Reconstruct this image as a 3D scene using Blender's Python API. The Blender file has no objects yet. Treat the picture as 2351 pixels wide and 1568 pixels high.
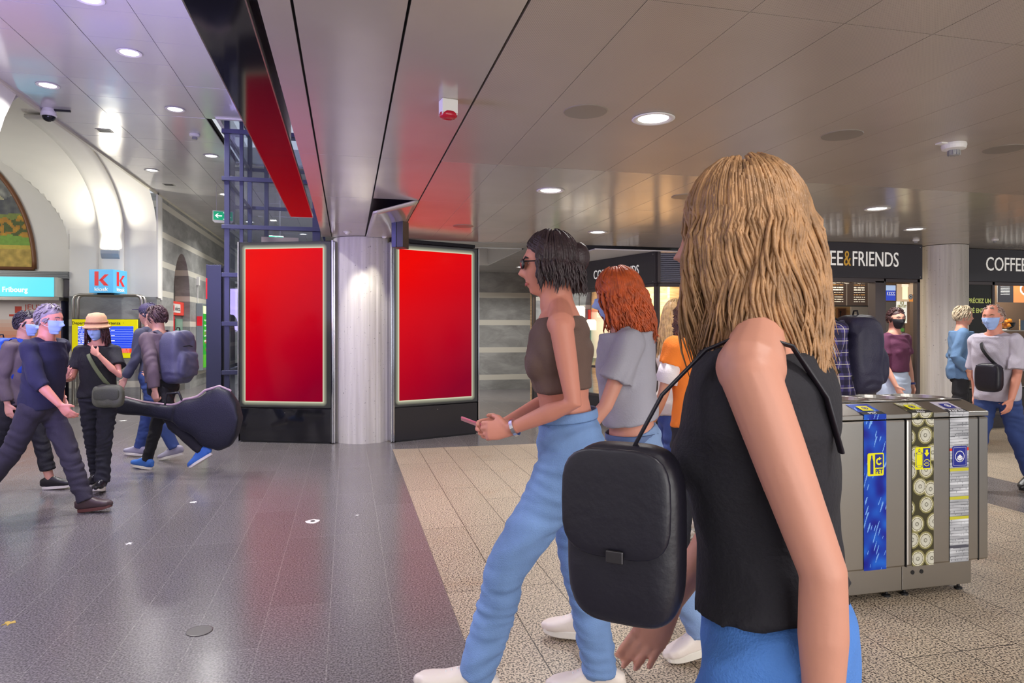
import bpy, bmesh, math, random
import numpy as np
from mathutils import Vector, Matrix, noise
from math import sin, cos, pi, radians, sqrt, atan2

# ------------------------------------------------------------------ camera, world, exposure, large lights
F = 1567.0; CX = 1175.5; HZ = 758.0; EYE = 1.5
YAW = math.atan(377.5 / F); S_, C_ = sin(YAW), cos(YAW)
scene = bpy.context.scene
COL = scene.collection
cam = bpy.data.cameras.new('camera'); camo = bpy.data.objects.new('camera', cam); COL.objects.link(camo)
camo.location = (0, 0, EYE); camo.rotation_euler = (pi / 2, 0, -YAW)
cam.sensor_width = 36; cam.lens = F / 2351 * 36; cam.shift_y = -(784 - HZ) / 2351; cam.clip_start = .05; cam.clip_end = 200
scene.camera = camo
scene.view_settings.view_transform = 'Standard'; scene.view_settings.look = 'None'
scene.view_settings.exposure = 0.0; scene.view_settings.gamma = 1; scene.view_settings.use_curve_mapping = False
world = bpy.data.worlds.new('world'); scene.world = world; world.use_nodes = True
world.node_tree.nodes['Background'].inputs[0].default_value = (.88, .92, 1, 1)
world.node_tree.nodes['Background'].inputs[1].default_value = .75

def lin(r, g, b):
    f = lambda c: (c / 255 / 12.92) if c / 255 <= .04045 else ((c / 255 + .055) / 1.055) ** 2.4
    return (f(r), f(g), f(b))

def light(name, kind, loc, energy, color=(1, 1, 1), size=.2, size_y=None, to=None, spread=None, spot=None, shape=None):
    l = bpy.data.lights.new(name, kind); l.energy = energy; l.color = color
    if kind == 'AREA':
        l.size = size; l.shape = shape or ('RECTANGLE' if size_y else 'DISK')
        if size_y: l.size_y = size_y
        if spread: l.spread = radians(spread)
    elif kind == 'SPOT':
        l.spot_size = radians(spot or 60); l.spot_blend = .7; l.shadow_soft_size = size
    else: l.shadow_soft_size = size
    o = bpy.data.objects.new(name, l); COL.objects.link(o); o.location = loc
    if to is not None:
        o.rotation_euler = (Vector(to) - Vector(loc)).to_track_quat('-Z', 'Y').to_euler()
    return o

# added fill behind the camera, added violet tint on the hall ceiling, shop interiors, hall bay
light('rear_fill', 'AREA', (2.5, -3.6, 1.4), 260, (1, .97, .93), 7, 2.4, to=(2.5, 6, 1.6))  # added fill lamp out of view, brightens the ceilings and foreground
light('violet_ceiling_fill', 'AREA', (-2.9, 3.6, 1.9), 200, (.42, .34, 1), 1.2, 2.0, to=(-2.3, 5.4, 4.4))  # added unseen lamp, aimed up to tint the hall ceiling violet
light('bay_light', 'AREA', (-8.6, 12.4, 3.6), 75, (1, .97, .92), 2.2, 2.2, to=(-7.6, 15.0, 2.2))
light('shop_light_left', 'AREA', (5.2, 12.0, 2.6), 150, (1, .80, .55), 1.0, 2.2, to=(5.2, 12.0, 0))
light('shop_light_right', 'AREA', (7.2, 9.9, 2.62), 60, (1, .88, .7), 1.8, 1.6, to=(7.2, 10.2, 0))
light('shop_light_bar', 'AREA', (10.3, 9.3, 2.62), 50, (1, .9, .75), 2.0, .8, to=(10.3, 9.6, 0))

# ------------------------------------------------------------------ picture <-> place
def PT(u, v, d):
    l = (u - CX) / F * d
    return Vector((S_ * d + C_ * l, C_ * d - S_ * l, EYE - (v - HZ) / F * d))
def FL(u, v): return PT(u, v, EYE * F / (v - HZ))
def CE(u, v, z): return PT(u, v, (z - EYE) * F / (HZ - v))
def ONY(u, Y):
    k = (u - CX) / F
    return Y * (k * C_ + S_) / (C_ - k * S_)
def ONX(u, X):
    k = (u - CX) / F
    return X * (C_ - k * S_) / (k * C_ + S_)
def DEP(X, Y): return X * S_ + Y * C_
def ZAT(v, d): return EYE - (v - HZ) / F * d

# ------------------------------------------------------------------ materials
MATS = {}
def mat(name, color=(.5, .5, .5), rough=.5, metal=0, bump=None, var=None, emit=None, es=1, spec=.5, coat=0, trans=0, alpha=1, ior=1.45, attr=None):
    if name in MATS: return MATS[name]
    m = bpy.data.materials.new(name); m.use_nodes = True; nt = m.node_tree; b = nt.nodes['Principled BSDF']
    b.inputs['Base Color'].default_value = (*color, 1); b.inputs['Roughness'].default_value = rough
    b.inputs['Metallic'].default_value = metal; b.inputs['Specular IOR Level'].default_value = spec
    b.inputs['Coat Weight'].default_value = coat; b.inputs['Transmission Weight'].default_value = trans
    b.inputs['Alpha'].default_value = alpha; b.inputs['IOR'].default_value = ior
    tc = nt.nodes.new('ShaderNodeTexCoord')
    src = None
    if attr:
        a = nt.nodes.new('ShaderNodeAttribute'); a.attribute_name = attr; src = a.outputs['Color']
        nt.links.new(src, b.inputs['Base Color'])
    if var:                                   # var = (scale, amount[, stretch])
        n = nt.nodes.new('ShaderNodeTexNoise'); n.inputs['Scale'].default_value = var[0]; n.inputs['Detail'].default_value = 5
        if len(var) > 2:
            mp = nt.nodes.new('ShaderNodeMapping'); mp.inputs['Scale'].default_value = var[2]
            nt.links.new(tc.outputs['Object'], mp.inputs[0]); nt.links.new(mp.outputs[0], n.inputs['Vector'])
        else: nt.links.new(tc.outputs['Object'], n.inputs['Vector'])
        r = nt.nodes.new('ShaderNodeMapRange'); r.inputs[1].default_value = .3; r.inputs[2].default_value = .7
        r.inputs[3].default_value = 1 - var[1]; r.inputs[4].default_value = 1 + var[1]
        nt.links.new(n.outputs['Fac'], r.inputs[0])
        mx = nt.nodes.new('ShaderNodeVectorMath'); mx.operation = 'SCALE'
        if src: nt.links.new(src, mx.inputs[0])
        else: mx.inputs[0].default_value = color
        nt.links.new(r.outputs[0], mx.inputs['Scale']); nt.links.new(mx.outputs[0], b.inputs['Base Color'])
    if bump:                                  # bump = (scale, strength[, stretch])
        n = nt.nodes.new('ShaderNodeTexNoise'); n.inputs['Scale'].default_value = bump[0]; n.inputs['Detail'].default_value = 4
        if len(bump) > 2:
            mp = nt.nodes.new('ShaderNodeMapping'); mp.inputs['Scale'].default_value = bump[2]
            nt.links.new(tc.outputs['Object'], mp.inputs[0]); nt.links.new(mp.outputs[0], n.inputs['Vector'])
        else: nt.links.new(tc.outputs['Object'], n.inputs['Vector'])
        bp = nt.nodes.new('ShaderNodeBump'); bp.inputs['Strength'].default_value = bump[1]; bp.inputs['Distance'].default_value = .01
        nt.links.new(n.outputs['Fac'], bp.inputs['Height']); nt.links.new(bp.outputs[0], b.inputs['Normal'])
    if emit:
        b.inputs['Emission Color'].default_value = (*emit, 1); b.inputs['Emission Strength'].default_value = es
    elif attr and es != 1:
        nt.links.new(src, b.inputs['Emission Color']); b.inputs['Emission Strength'].default_value = es
    MATS[name] = m
    return m

def nodes_of(m):
    nt = m.node_tree
    return nt, nt.nodes['Principled BSDF'], (lambda t: nt.nodes.new(t)), (lambda a, b: nt.links.new(a, b))

# ------------------------------------------------------------------ mesh builder
class MB:
    def __init__(s): s.v = []; s.f = []; s.mi = []; s.m = 0; s.cols = None
    def add(s, vs, fs):
        o = len(s.v); s.v += [tuple(map(float, p)) for p in vs]
        for f in fs: s.f.append(tuple(i + o for i in f)); s.mi.append(s.m)
        return s
    def box(s, lo, hi, M=None):
        x0, y0, z0 = lo; x1, y1, z1 = hi
        vs = [(x0, y0, z0), (x1, y0, z0), (x1, y1, z0), (x0, y1, z0), (x0, y0, z1), (x1, y0, z1), (x1, y1, z1), (x0, y1, z1)]
        if M is not None: vs = [M @ Vector(p) for p in vs]
        return s.add(vs, [(0, 3, 2, 1), (4, 5, 6, 7), (0, 1, 5, 4), (1, 2, 6, 5), (2, 3, 7, 6), (3, 0, 4, 7)])
    def cbox(s, c, h, M=None): return s.box([c[i] - h[i] for i in range(3)], [c[i] + h[i] for i in range(3)], M)
    def tube(s, pts, rad, n=12, up=(0, 0, 1), rnd=True, cap=True, p=2.0):
        P_ = [np.array(q, float) for q in pts]; N = len(P_)
        R_ = [(r, r) if np.isscalar(r) else tuple(r) for r in (rad if not np.isscalar(rad) else [rad] * N)]
        T = []
        for i in range(N):
            t = P_[min(i + 1, N - 1)] - P_[max(i - 1, 0)]; T.append(t / (np.linalg.norm(t) + 1e-9))
        if rnd:
            a, b = [], []
            for k in (.97, .8, .45):
                q = sqrt(max(0, 1 - k * k)); e0 = min(R_[0]) * .8
                a.append((P_[0] - T[0] * e0 * k, (R_[0][0] * q, R_[0][1] * q), T[0]))
                e1 = min(R_[-1]) * .8
                b.append((P_[-1] + T[-1] * e1 * k, (R_[-1][0] * q, R_[-1][1] * q), T[-1]))
            seq = a + [(P_[i], R_[i], T[i]) for i in range(N)] + b[::-1]
        else: seq = [(P_[i], R_[i], T[i]) for i in range(N)]
        A = np.array(up, float); vs = []
        for (q, r, t) in seq:
            A2 = A - t * A.dot(t)
            if np.linalg.norm(A2) < 1e-4: A2 = np.array((1., .3, .2)); A2 -= t * A2.dot(t)
            A = A2 / np.linalg.norm(A2); B = np.cross(t, A)
            for k in range(n):
                th = 2 * pi * k / n; c, d = cos(th), sin(th)
                if p != 2.0:
                    c = math.copysign(abs(c) ** (2 / p), c); d = math.copysign(abs(d) ** (2 / p), d)
                vs.append(q + B * (c * r[0]) + A * (d * r[1]))
        fs = []
        M_ = len(seq)
        for i in range(M_ - 1):
            for k in range(n): fs.append((i * n + k, i * n + (k + 1) % n, (i + 1) * n + (k + 1) % n, (i + 1) * n + k))
        if cap: fs.append(tuple(range(n))[::-1]); fs.append(tuple((M_ - 1) * n + k for k in range(n)))
        return s.add(vs, fs)
    def ell(s, c, r, R=None, p=2.0, nu=20, nv=12, fn=None):
        vs = []; sg = lambda x, e: math.copysign(abs(x) ** e, x); e = 2 / p
        for j in range(nv + 1):
            ph = -pi / 2 + pi * j / nv
            for i in range(nu):
                th = 2 * pi * i / nu
                q = Vector((sg(cos(ph), e) * sg(cos(th), e), sg(cos(ph), e) * sg(sin(th), e), sg(sin(ph), e)))
                w = Vector((q.x * r[0], q.y * r[1], q.z * r[2]))
                if fn: w = fn(w, q)
                if R is not None: w = R @ w
                vs.append(Vector(c) + w)
        fs = []
        for j in range(nv):
            for i in range(nu): fs.append((j * nu + i, j * nu + (i + 1) % nu, (j + 1) * nu + (i + 1) % nu, (j + 1) * nu + i))
        return s.add(vs, fs)
    def lathe(s, prof, c=(0, 0, 0), n=32, M=None):
        vs = []; c = Vector(c)
        for (r, z) in prof:
            for k in range(n):
                q = Vector((r * cos(2 * pi * k / n), r * sin(2 * pi * k / n), z))
                if M is not None: q = M @ q
                vs.append(c + q)
        fs = [(i * n + k, i * n + (k + 1) % n, (i + 1) * n + (k + 1) % n, (i + 1) * n + k) for i in range(len(prof) - 1) for k in range(n)]
        if prof[0][0] > 1e-6: fs.append(tuple(range(n))[::-1])
        if prof[-1][0] > 1e-6: fs.append(tuple((len(prof) - 1) * n + k for k in range(n)))
        return s.add(vs, fs)
    def prism(s, poly, axis, a, b, M=None):       # poly in the two other axes (order x,y,z without axis)
        def mk(p, t):
            q = list(p); q.insert(axis, t); q = Vector(q)
            return M @ q if M is not None else q
        n = len(poly); vs = [mk(p, a) for p in poly] + [mk(p, b) for p in poly]
        return s.add(vs, [tuple(range(n))[::-1], tuple(range(n, 2 * n))] + [(i, (i + 1) % n, n + (i + 1) % n, n + i) for i in range(n)])
    def grid(s, fn, nu, nv):
        vs = [fn(i / nu, j / nv) for j in range(nv + 1) for i in range(nu + 1)]
        return s.add(vs, [(j * (nu + 1) + i, j * (nu + 1) + i + 1, (j + 1) * (nu + 1) + i + 1, (j + 1) * (nu + 1) + i) for j in range(nv) for i in range(nu)])
    def quad(s, a, b, c, d): return s.add([a, b, c, d], [(0, 1, 2, 3)])
    def disc(s, c, r, n=24, ry=None, M=None, hole=0):   # in the local xz plane facing -y
        ry = ry or r; vs = []
        for k in range(n):
            a = 2 * pi * k / n; vs.append(Vector((c[0] + r * cos(a), c[1], c[2] + ry * sin(a))))
        if hole:
            for k in range(n):
                a = 2 * pi * k / n; vs.append(Vector((c[0] + r * hole * cos(a), c[1], c[2] + ry * hole * sin(a))))
        if M is not None: vs = [M @ q for q in vs]
        if hole: return s.add(vs, [(k, (k + 1) % n, n + (k + 1) % n, n + k) for k in range(n)])
        return s.add(vs, [tuple(range(n))])
    def poly(s, pts, y, M=None):
        vs = [Vector((p[0], y, p[1])) for p in pts]
        if M is not None: vs = [M @ q for q in vs]
        return s.add(vs, [tuple(range(len(pts)))])
    def build(s, name, m, parent=None, smooth=False, bevel=0, off=None, fixn=True):
        me = bpy.data.meshes.new(name)
        vs = s.v
        if off is not None: vs = [(a - off[0], b - off[1], c - off[2]) for a, b, c in vs]
        me.from_pydata(vs, [], s.f)
        ms = m if isinstance(m, (list, tuple)) else [m]
        for q in ms: me.materials.append(q)
        if len(ms) > 1: me.polygons.foreach_set('material_index', s.mi)
        if s.cols is not None:
            ca = me.color_attributes.new('Col', 'FLOAT_COLOR', 'CORNER')
            arr = np.ones((len(me.loops), 4), np.float32); k = 0
            for f, c in zip(s.f, s.cols): arr[k:k + len(f), :3] = c; k += len(f)
            ca.data.foreach_set('color', arr.ravel())
        if fixn:
            bm = bmesh.new(); bm.from_mesh(me); bmesh.ops.recalc_face_normals(bm, faces=bm.faces); bm.to_mesh(me); bm.free()
        if smooth: me.polygons.foreach_set('use_smooth', [True] * len(me.polygons))
        me.update()
        o = bpy.data.objects.new(name, me); COL.objects.link(o)
        if parent: o.parent = parent
        if bevel:
            b = o.modifiers.new('bevel', 'BEVEL'); b.width = bevel; b.segments = 2; b.limit_method = 'ANGLE'; b.angle_limit = radians(40)
        return o

def thing(name, label, cat, loc=(0, 0, 0), rot=0, group=None):
    o = bpy.data.objects.new(name, None); COL.objects.link(o); o.location = loc; o.rotation_euler = (0, 0, rot)
    o.empty_display_size = .1; o['label'] = label; o['category'] = cat
    if group: o['group'] = group
    return o
def tag(o, label, cat, group=None):
    o['label'] = label; o['category'] = cat
    if group: o['group'] = group
    return o
def struct(o): o['kind'] = 'structure'; return o
def dup(root, loc, rot=None, label=None, group=None):
    def cp(o, par):
        c = o.copy(); COL.objects.link(c)
        if par: c.parent = par
        for ch in list(o.children): cp(ch, c)
        return c
    r = cp(root, None); r.location = loc
    if rot is not None: r.rotation_euler = (0, 0, rot)
    if label: r['label'] = label
    if group: r['group'] = group
    return r

FONTW = {}
def text(name, body, h, m, parent, loc, width=None, rotz=0, tilt=pi / 2, align='CENTER', thick=.002, bold=0, spacing=1.0, M=None):
    cu = bpy.data.curves.new(name, 'FONT'); cu.body = body; cu.size = 1; cu.align_x = align; cu.extrude = 0; cu.offset = bold
    cu.space_character = spacing; cu.resolution_u = 3
    o = bpy.data.objects.new(name, cu); COL.objects.link(o)
    dg = bpy.context.evaluated_depsgraph_get(); dg.update()
    me = bpy.data.meshes.new_from_object(o.evaluated_get(dg)); COL.objects.unlink(o); bpy.data.objects.remove(o)
    n = len(me.vertices); co = np.empty(n * 3); me.vertices.foreach_get('co', co); co = co.reshape(-1, 3)
    hh = co[:, 1].max() if n else .72
    k = h / hh; sx = k
    if width:
        w = co[:, 0].max() - co[:, 0].min(); sx = width / w
    co[:, 0] *= sx; co[:, 1] *= k
    me.vertices.foreach_set('co', co.ravel()); me.update(); me.name = name
    me.materials.clear(); me.materials.append(m)
    t = bpy.data.objects.new(name, me); COL.objects.link(t); t.parent = parent
    t.matrix_local = M if M is not None else Matrix.Translation(loc) @ Matrix.Rotation(rotz, 4, 'Z') @ Matrix.Rotation(tilt, 4, 'X')
    sd = t.modifiers.new('solid', 'SOLIDIFY'); sd.thickness = thick; sd.offset = 1
    return t

def panel(name, w, h, nx, ny, fn, m, parent, M, inside=None):
    """printed or glowing picture: a grid in the local xz plane, origin bottom left, facing -y; colour of each cell from fn(x, z)"""
    b = MB(); b.cols = []
    for j in range(ny):
        for i in range(nx):
            x, z = (i + .5) * w / nx, (j + .5) * h / ny
            if inside and not inside(x, z): continue
            x0, x1, z0, z1 = i * w / nx, (i + 1) * w / nx, j * h / ny, (j + 1) * h / ny
            b.add([M @ Vector(q) for q in ((x0, 0, z0), (x1, 0, z0), (x1, 0, z1), (x0, 0, z1))], [(0, 1, 2, 3)])
            b.cols.append(fn(x, z))
    return b.build(name, m, parent, fixn=False)

T3 = lambda x, y, z: Matrix.Translation((x, y, z))
RZ = lambda a: Matrix.Rotation(a, 4, 'Z')
RX = lambda a: Matrix.Rotation(a, 4, 'X')
RY = lambda a: Matrix.Rotation(a, 4, 'Y')

WHITE = mat('white_paint', lin(226, 224, 220), .5)
PLASTER = mat('white_plaster', lin(232, 230, 224), .75, bump=(6, .15), var=(1.2, .03))
BLACK = mat('matt_black', (.012, .012, .014), .45)
GLOSSBLACK = mat('gloss_black', (.010, .010, .013), .07, spec=.8)
STEEL = mat('brushed_steel', lin(178, 174, 168), .3, 1, bump=(30, .06, (.3, 60, 60)))
CHROME = mat('chrome', lin(215, 215, 220), .12, 1)
DARKBLUE = mat('dark_blue_metal', lin(62, 64, 90), .38, .3)
ANTHRA = mat('anthracite_metal', lin(58, 56, 60), .4, .3)
PRINT = mat('print', attr='Col', rough=.35)
LIT = mat('lit_print', attr='Col', rough=.4, es=.9)
LETTERW = mat('white_lettering', lin(235, 232, 225), .5, emit=(1, .97, .9), es=.35)
LAMP = mat('lamp_diffuser', (.9, .9, .9), .5, emit=(1, .98, .94), es=7)
GLASS = mat('clear_glass', (.9, .95, 1), .02, trans=1, ior=1.08, spec=.5)
# ------------------------------------------------------------------ special materials
def glass_mat(name, tint, refl=.06):
    m = bpy.data.materials.new(name); m.use_nodes = True; nt = m.node_tree; nt.nodes.clear()
    out = nt.nodes.new('ShaderNodeOutputMaterial'); mx = nt.nodes.new('ShaderNodeMixShader')
    t = nt.nodes.new('ShaderNodeBsdfTransparent'); t.inputs[0].default_value = (*tint, 1)
    g = nt.nodes.new('ShaderNodeBsdfGlossy'); g.inputs['Roughness'].default_value = .02
    fr = nt.nodes.new('ShaderNodeFresnel'); fr.inputs[0].default_value = 1.22
    ad = nt.nodes.new('ShaderNodeMath'); ad.operation = 'ADD'; ad.inputs[1].default_value = refl; ad.use_clamp = True
    nt.links.new(fr.outputs[0], ad.inputs[0]); nt.links.new(ad.outputs[0], mx.inputs[0])
    nt.links.new(t.outputs[0], mx.inputs[1]); nt.links.new(g.outputs[0], mx.inputs[2]); nt.links.new(mx.outputs[0], out.inputs[0])
    return m
GLASS = glass_mat('clear_glass_pane', (.95, .96, .96), .0)
LIFTGLASS = glass_mat('bluish_lift_glass', (.80, .84, .92), .05)

def floor_mat(name, base, speck, mortar, rough, stain=None):
    m = mat(name, base, rough); nt, b, N, L = nodes_of(m)
    tc = N('ShaderNodeTexCoord'); sp = N('ShaderNodeSeparateXYZ'); L(tc.outputs['Object'], sp.inputs[0])
    ad = N('ShaderNodeMath'); ad.inputs[1].default_value = -.549 + 32.0; L(sp.outputs['X'], ad.inputs[0])
    ay = N('ShaderNodeMath'); ay.inputs[1].default_value = 20.25; L(sp.outputs['Y'], ay.inputs[0])
    cb = N('ShaderNodeCombineXYZ'); L(ay.outputs[0], cb.inputs[0]); L(ad.outputs[0], cb.inputs[1])
    br = N('ShaderNodeTexBrick'); br.inputs['Scale'].default_value = 1; br.inputs['Mortar Size'].default_value = .0028
    br.inputs['Brick Width'].default_value = 1.27; br.inputs['Row Height'].default_value = .32; br.offset = .37; br.offset_frequency = 3
    br.inputs['Mortar Smooth'].default_value = .1; br.inputs['Bias'].default_value = 0
    L(cb.outputs[0], br.inputs['Vector'])
    br.inputs['Color1'].default_value = (*[c * .93 for c in base], 1); br.inputs['Color2'].default_value = (*[c * 1.07 for c in base], 1)
    br.inputs['Mortar'].default_value = (*mortar, 1)
    n1 = N('ShaderNodeTexNoise'); n1.inputs['Scale'].default_value = 105; n1.inputs['Detail'].default_value = 6; L(tc.outputs['Object'], n1.inputs['Vector'])
    rp = N('ShaderNodeValToRGB'); e = rp.color_ramp.elements
    e[0].position = speck[0]; e[0].color = (*speck[1], 1); e[1].position = speck[2]; e[1].color = (*speck[3], 1)
    L(n1.outputs['Fac'], rp.inputs[0])
    mu = N('ShaderNodeMix'); mu.data_type = 'RGBA'; mu.blend_type = 'MULTIPLY'; mu.inputs[0].default_value = 1
    L(br.outputs['Color'], mu.inputs[6]); L(rp.outputs[0], mu.inputs[7])
    last = mu.outputs[2]
    if stain:
        n2 = N('ShaderNodeTexNoise'); n2.inputs['Scale'].default_value = 1.4; n2.inputs['Detail'].default_value = 8; n2.inputs['Roughness'].default_value = .7
        L(tc.outputs['Object'], n2.inputs['Vector'])
        r2 = N('ShaderNodeMapRange'); r2.inputs[1].default_value = .55; r2.inputs[2].default_value = .78; r2.inputs[4].default_value = .6
        L(n2.outputs['Fac'], r2.inputs[0])
        m2 = N('ShaderNodeMix'); m2.data_type = 'RGBA'; m2.blend_type = 'MULTIPLY'; m2.inputs[7].default_value = (*stain, 1)
        L(r2.outputs[0], m2.inputs[0]); L(last, m2.inputs[6]); last = m2.outputs[2]
    L(last, b.inputs['Base Color'])
    n3 = N('ShaderNodeTexNoise'); n3.inputs['Scale'].default_value = 2.2; n3.inputs['Detail'].default_value = 6; L(tc.outputs['Object'], n3.inputs['Vector'])
    r3 = N('ShaderNodeMapRange'); r3.inputs[3].default_value = rough * .8; r3.inputs[4].default_value = rough * 1.25; L(n3.outputs['Fac'], r3.inputs[0])
    L(r3.outputs[0], b.inputs['Roughness'])
    bp = N('ShaderNodeBump'); bp.inputs['Strength'].default_value = .25; bp.inputs['Distance'].default_value = .002
    inv = N('ShaderNodeMath'); inv.operation = 'SUBTRACT'; inv.inputs[0].default_value = 1; L(br.outputs['Fac'], inv.inputs[1])
    L(inv.outputs[0], bp.inputs['Height']); L(bp.outputs[0], b.inputs['Normal'])
    return m
FDARK = floor_mat('dark_granite', lin(118, 113, 114), (.38, (.45, .45, .46), .66, (1.4, 1.4, 1.4)), lin(138, 134, 132), .21)
FPALE = floor_mat('pale_speckled_granite', lin(182, 168, 150), (.42, (.12, .11, .12), .53, (1.18, 1.16, 1.12)), lin(70, 62, 55), .38, stain=(.72, .47, .30))

def ceiling_mat(name, base, metal, rough, perf=False, stain=.12):
    m = mat(name, base, rough, metal); nt, b, N, L = nodes_of(m)
    tc = N('ShaderNodeTexCoord')
    n = N('ShaderNodeTexNoise'); n.inputs['Scale'].default_value = .9; n.inputs['Detail'].default_value = 6; L(tc.outputs['Object'], n.inputs['Vector'])
    r = N('ShaderNodeMapRange'); r.inputs[1].default_value = .35; r.inputs[2].default_value = .75; r.inputs[3].default_value = 1 + stain * .4; r.inputs[4].default_value = 1 - stain
    L(n.outputs['Fac'], r.inputs[0])
    v = N('ShaderNodeVectorMath'); v.operation = 'SCALE'; v.inputs[0].default_value = base; L(r.outputs[0], v.inputs['Scale'])
    last = v.outputs[0]
    if perf:
        vm = N('ShaderNodeVectorMath'); vm.operation = 'SCALE'; vm.inputs['Scale'].default_value = 2 * pi / .0075; L(tc.outputs['Object'], vm.inputs[0])
        sn = N('ShaderNodeVectorMath'); sn.operation = 'SINE'; L(vm.outputs[0], sn.inputs[0])
        sp = N('ShaderNodeSeparateXYZ'); L(sn.outputs[0], sp.inputs[0])
        mu = N('ShaderNodeMath'); mu.operation = 'ADD'; L(sp.outputs[0], mu.inputs[0]); L(sp.outputs[1], mu.inputs[1])
        mr = N('ShaderNodeMapRange'); mr.inputs[1].default_value = .7; mr.inputs[2].default_value = 1.5; mr.inputs[3].default_value = 1; mr.inputs[4].default_value = .45
        L(mu.outputs[0], mr.inputs[0])
        v2 = N('ShaderNodeVectorMath'); v2.operation = 'SCALE'; L(last, v2.inputs[0]); L(mr.outputs[0], v2.inputs['Scale']); last = v2.outputs[0]
    L(last, b.inputs['Base Color'])
    n2 = N('ShaderNodeTexNoise'); n2.inputs['Scale'].default_value = 1.6; n2.inputs['Detail'].default_value = 1; L(tc.outputs['Object'], n2.inputs['Vector'])
    bp = N('ShaderNodeBump'); bp.inputs['Strength'].default_value = .12; bp.inputs['Distance'].default_value = .05
    L(n2.outputs['Fac'], bp.inputs['Height']); L(bp.outputs[0], b.inputs['Normal'])
    return m
CEILW = ceiling_mat('ceiling_panel_satin', lin(190, 182, 171), .2, .17)
CEILP = ceiling_mat('ceiling_panel_perforated', lin(188, 176, 164), .15, .3, perf=True)
CEILH = ceiling_mat('hall_ceiling_tile', lin(212, 210, 208), .25, .15, stain=.05)

def stone_mat(name, z0, period, band):
    m = mat(name, lin(140, 140, 138), .45); nt, b, N, L = nodes_of(m)
    tc = N('ShaderNodeTexCoord'); sp = N('ShaderNodeSeparateXYZ'); L(tc.outputs['Object'], sp.inputs[0])
    a = N('ShaderNodeMath'); a.operation = 'SUBTRACT'; a.inputs[1].default_value = z0; L(sp.outputs['Z'], a.inputs[0])
    md = N('ShaderNodeMath'); md.operation = 'FLOORED_MODULO'; md.inputs[1].default_value = period; L(a.outputs[0], md.inputs[0])
    lt = N('ShaderNodeMath'); lt.operation = 'LESS_THAN'; lt.inputs[1].default_value = band; L(md.outputs[0], lt.inputs[0])
    mp = N('ShaderNodeMapping'); mp.inputs['Rotation'].default_value = (.3, .5, .9); mp.inputs['Scale'].default_value = (1, 1, 2.2); L(tc.outputs['Object'], mp.inputs[0])
    n = N('ShaderNodeTexNoise'); n.inputs['Scale'].default_value = 1.6; n.inputs['Detail'].default_value = 9; n.inputs['Roughness'].default_value = .62; n.inputs['Distortion'].default_value = .5
    L(mp.outputs[0], n.inputs['Vector'])
    rp = N('ShaderNodeValToRGB'); e = rp.color_ramp.elements
    e[0].position = .3; e[0].color = (*lin(126, 126, 124), 1); e[1].position = .72; e[1].color = (*lin(176, 176, 174), 1)
    k = e.new(.5); k.color = (*lin(150, 150, 148), 1); L(n.outputs['Fac'], rp.inputs[0])
    mx = N('ShaderNodeMix'); mx.data_type = 'RGBA'; L(lt.outputs[0], mx.inputs[0]); L(rp.outputs[0], mx.inputs[6]); mx.inputs[7].default_value = (*lin(208, 204, 192), 1)
    L(mx.outputs[2], b.inputs['Base Color'])
    return m
STONE_L = stone_mat('striped_grey_marble_hall', 2.23 - 6 * .643, .643, .135)
STONE_B = stone_mat('striped_grey_marble_passage', 2.32 - 6 * .694, .694, .135)

def ply_mat():
    m = mat('plywood', lin(214, 178, 132), .55); nt, b, N, L = nodes_of(m)
    tc = N('ShaderNodeTexCoord'); mp = N('ShaderNodeMapping'); mp.inputs['Scale'].default_value = (.6, .6, 7); L(tc.outputs['Object'], mp.inputs[0])
    w = N('ShaderNodeTexNoise'); w.inputs['Scale'].default_value = 2.5; w.inputs['Detail'].default_value = 3; w.inputs['Distortion'].default_value = 2.0; L(mp.outputs[0], w.inputs['Vector'])
    rp = N('ShaderNodeValToRGB'); e = rp.color_ramp.elements; e[0].position = .35; e[0].color = (*lin(196, 156, 108), 1); e[1].position = .62; e[1].color = (*lin(226, 194, 150), 1)
    L(w.outputs['Fac'], rp.inputs[0]); L(rp.outputs[0], b.inputs['Base Color']); return m
PLY = ply_mat()

def concrete_mat():
    m = mat('board_marked_concrete', lin(196, 192, 186), .6); nt, b, N, L = nodes_of(m)
    tc = N('ShaderNodeTexCoord'); mp = N('ShaderNodeMapping'); mp.inputs['Scale'].default_value = (14, 14, .5); L(tc.outputs['Object'], mp.inputs[0])
    n = N('ShaderNodeTexNoise'); n.inputs['Scale'].default_value = 1.2; n.inputs['Detail'].default_value = 5; L(mp.outputs[0], n.inputs['Vector'])
    rp = N('ShaderNodeValToRGB'); e = rp.color_ramp.elements; e[0].position = .3; e[0].color = (*lin(188, 182, 174), 1); e[1].position = .7; e[1].color = (*lin(216, 211, 203), 1)
    L(n.outputs['Fac'], rp.inputs[0])
    vo = N('ShaderNodeTexNoise'); vo.inputs['Scale'].default_value = 38; vo.inputs['Detail'].default_value = 2; L(tc.outputs['Object'], vo.inputs['Vector'])
    r2 = N('ShaderNodeMapRange'); r2.inputs[1].default_value = .24; r2.inputs[2].default_value = .32; r2.inputs[3].default_value = .35; L(vo.outputs['Fac'], r2.inputs[0])
    v = N('ShaderNodeVectorMath'); v.operation = 'SCALE'; L(rp.outputs[0], v.inputs[0]); L(r2.outputs[0], v.inputs['Scale']); L(v.outputs[0], b.inputs['Base Color'])
    bp = N('ShaderNodeBump'); bp.inputs['Strength'].default_value = .5; bp.inputs['Distance'].default_value = .01; L(n.outputs['Fac'], bp.inputs['Height']); L(bp.outputs[0], b.inputs['Normal'])
    return m
CONCRETE = concrete_mat()

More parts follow.
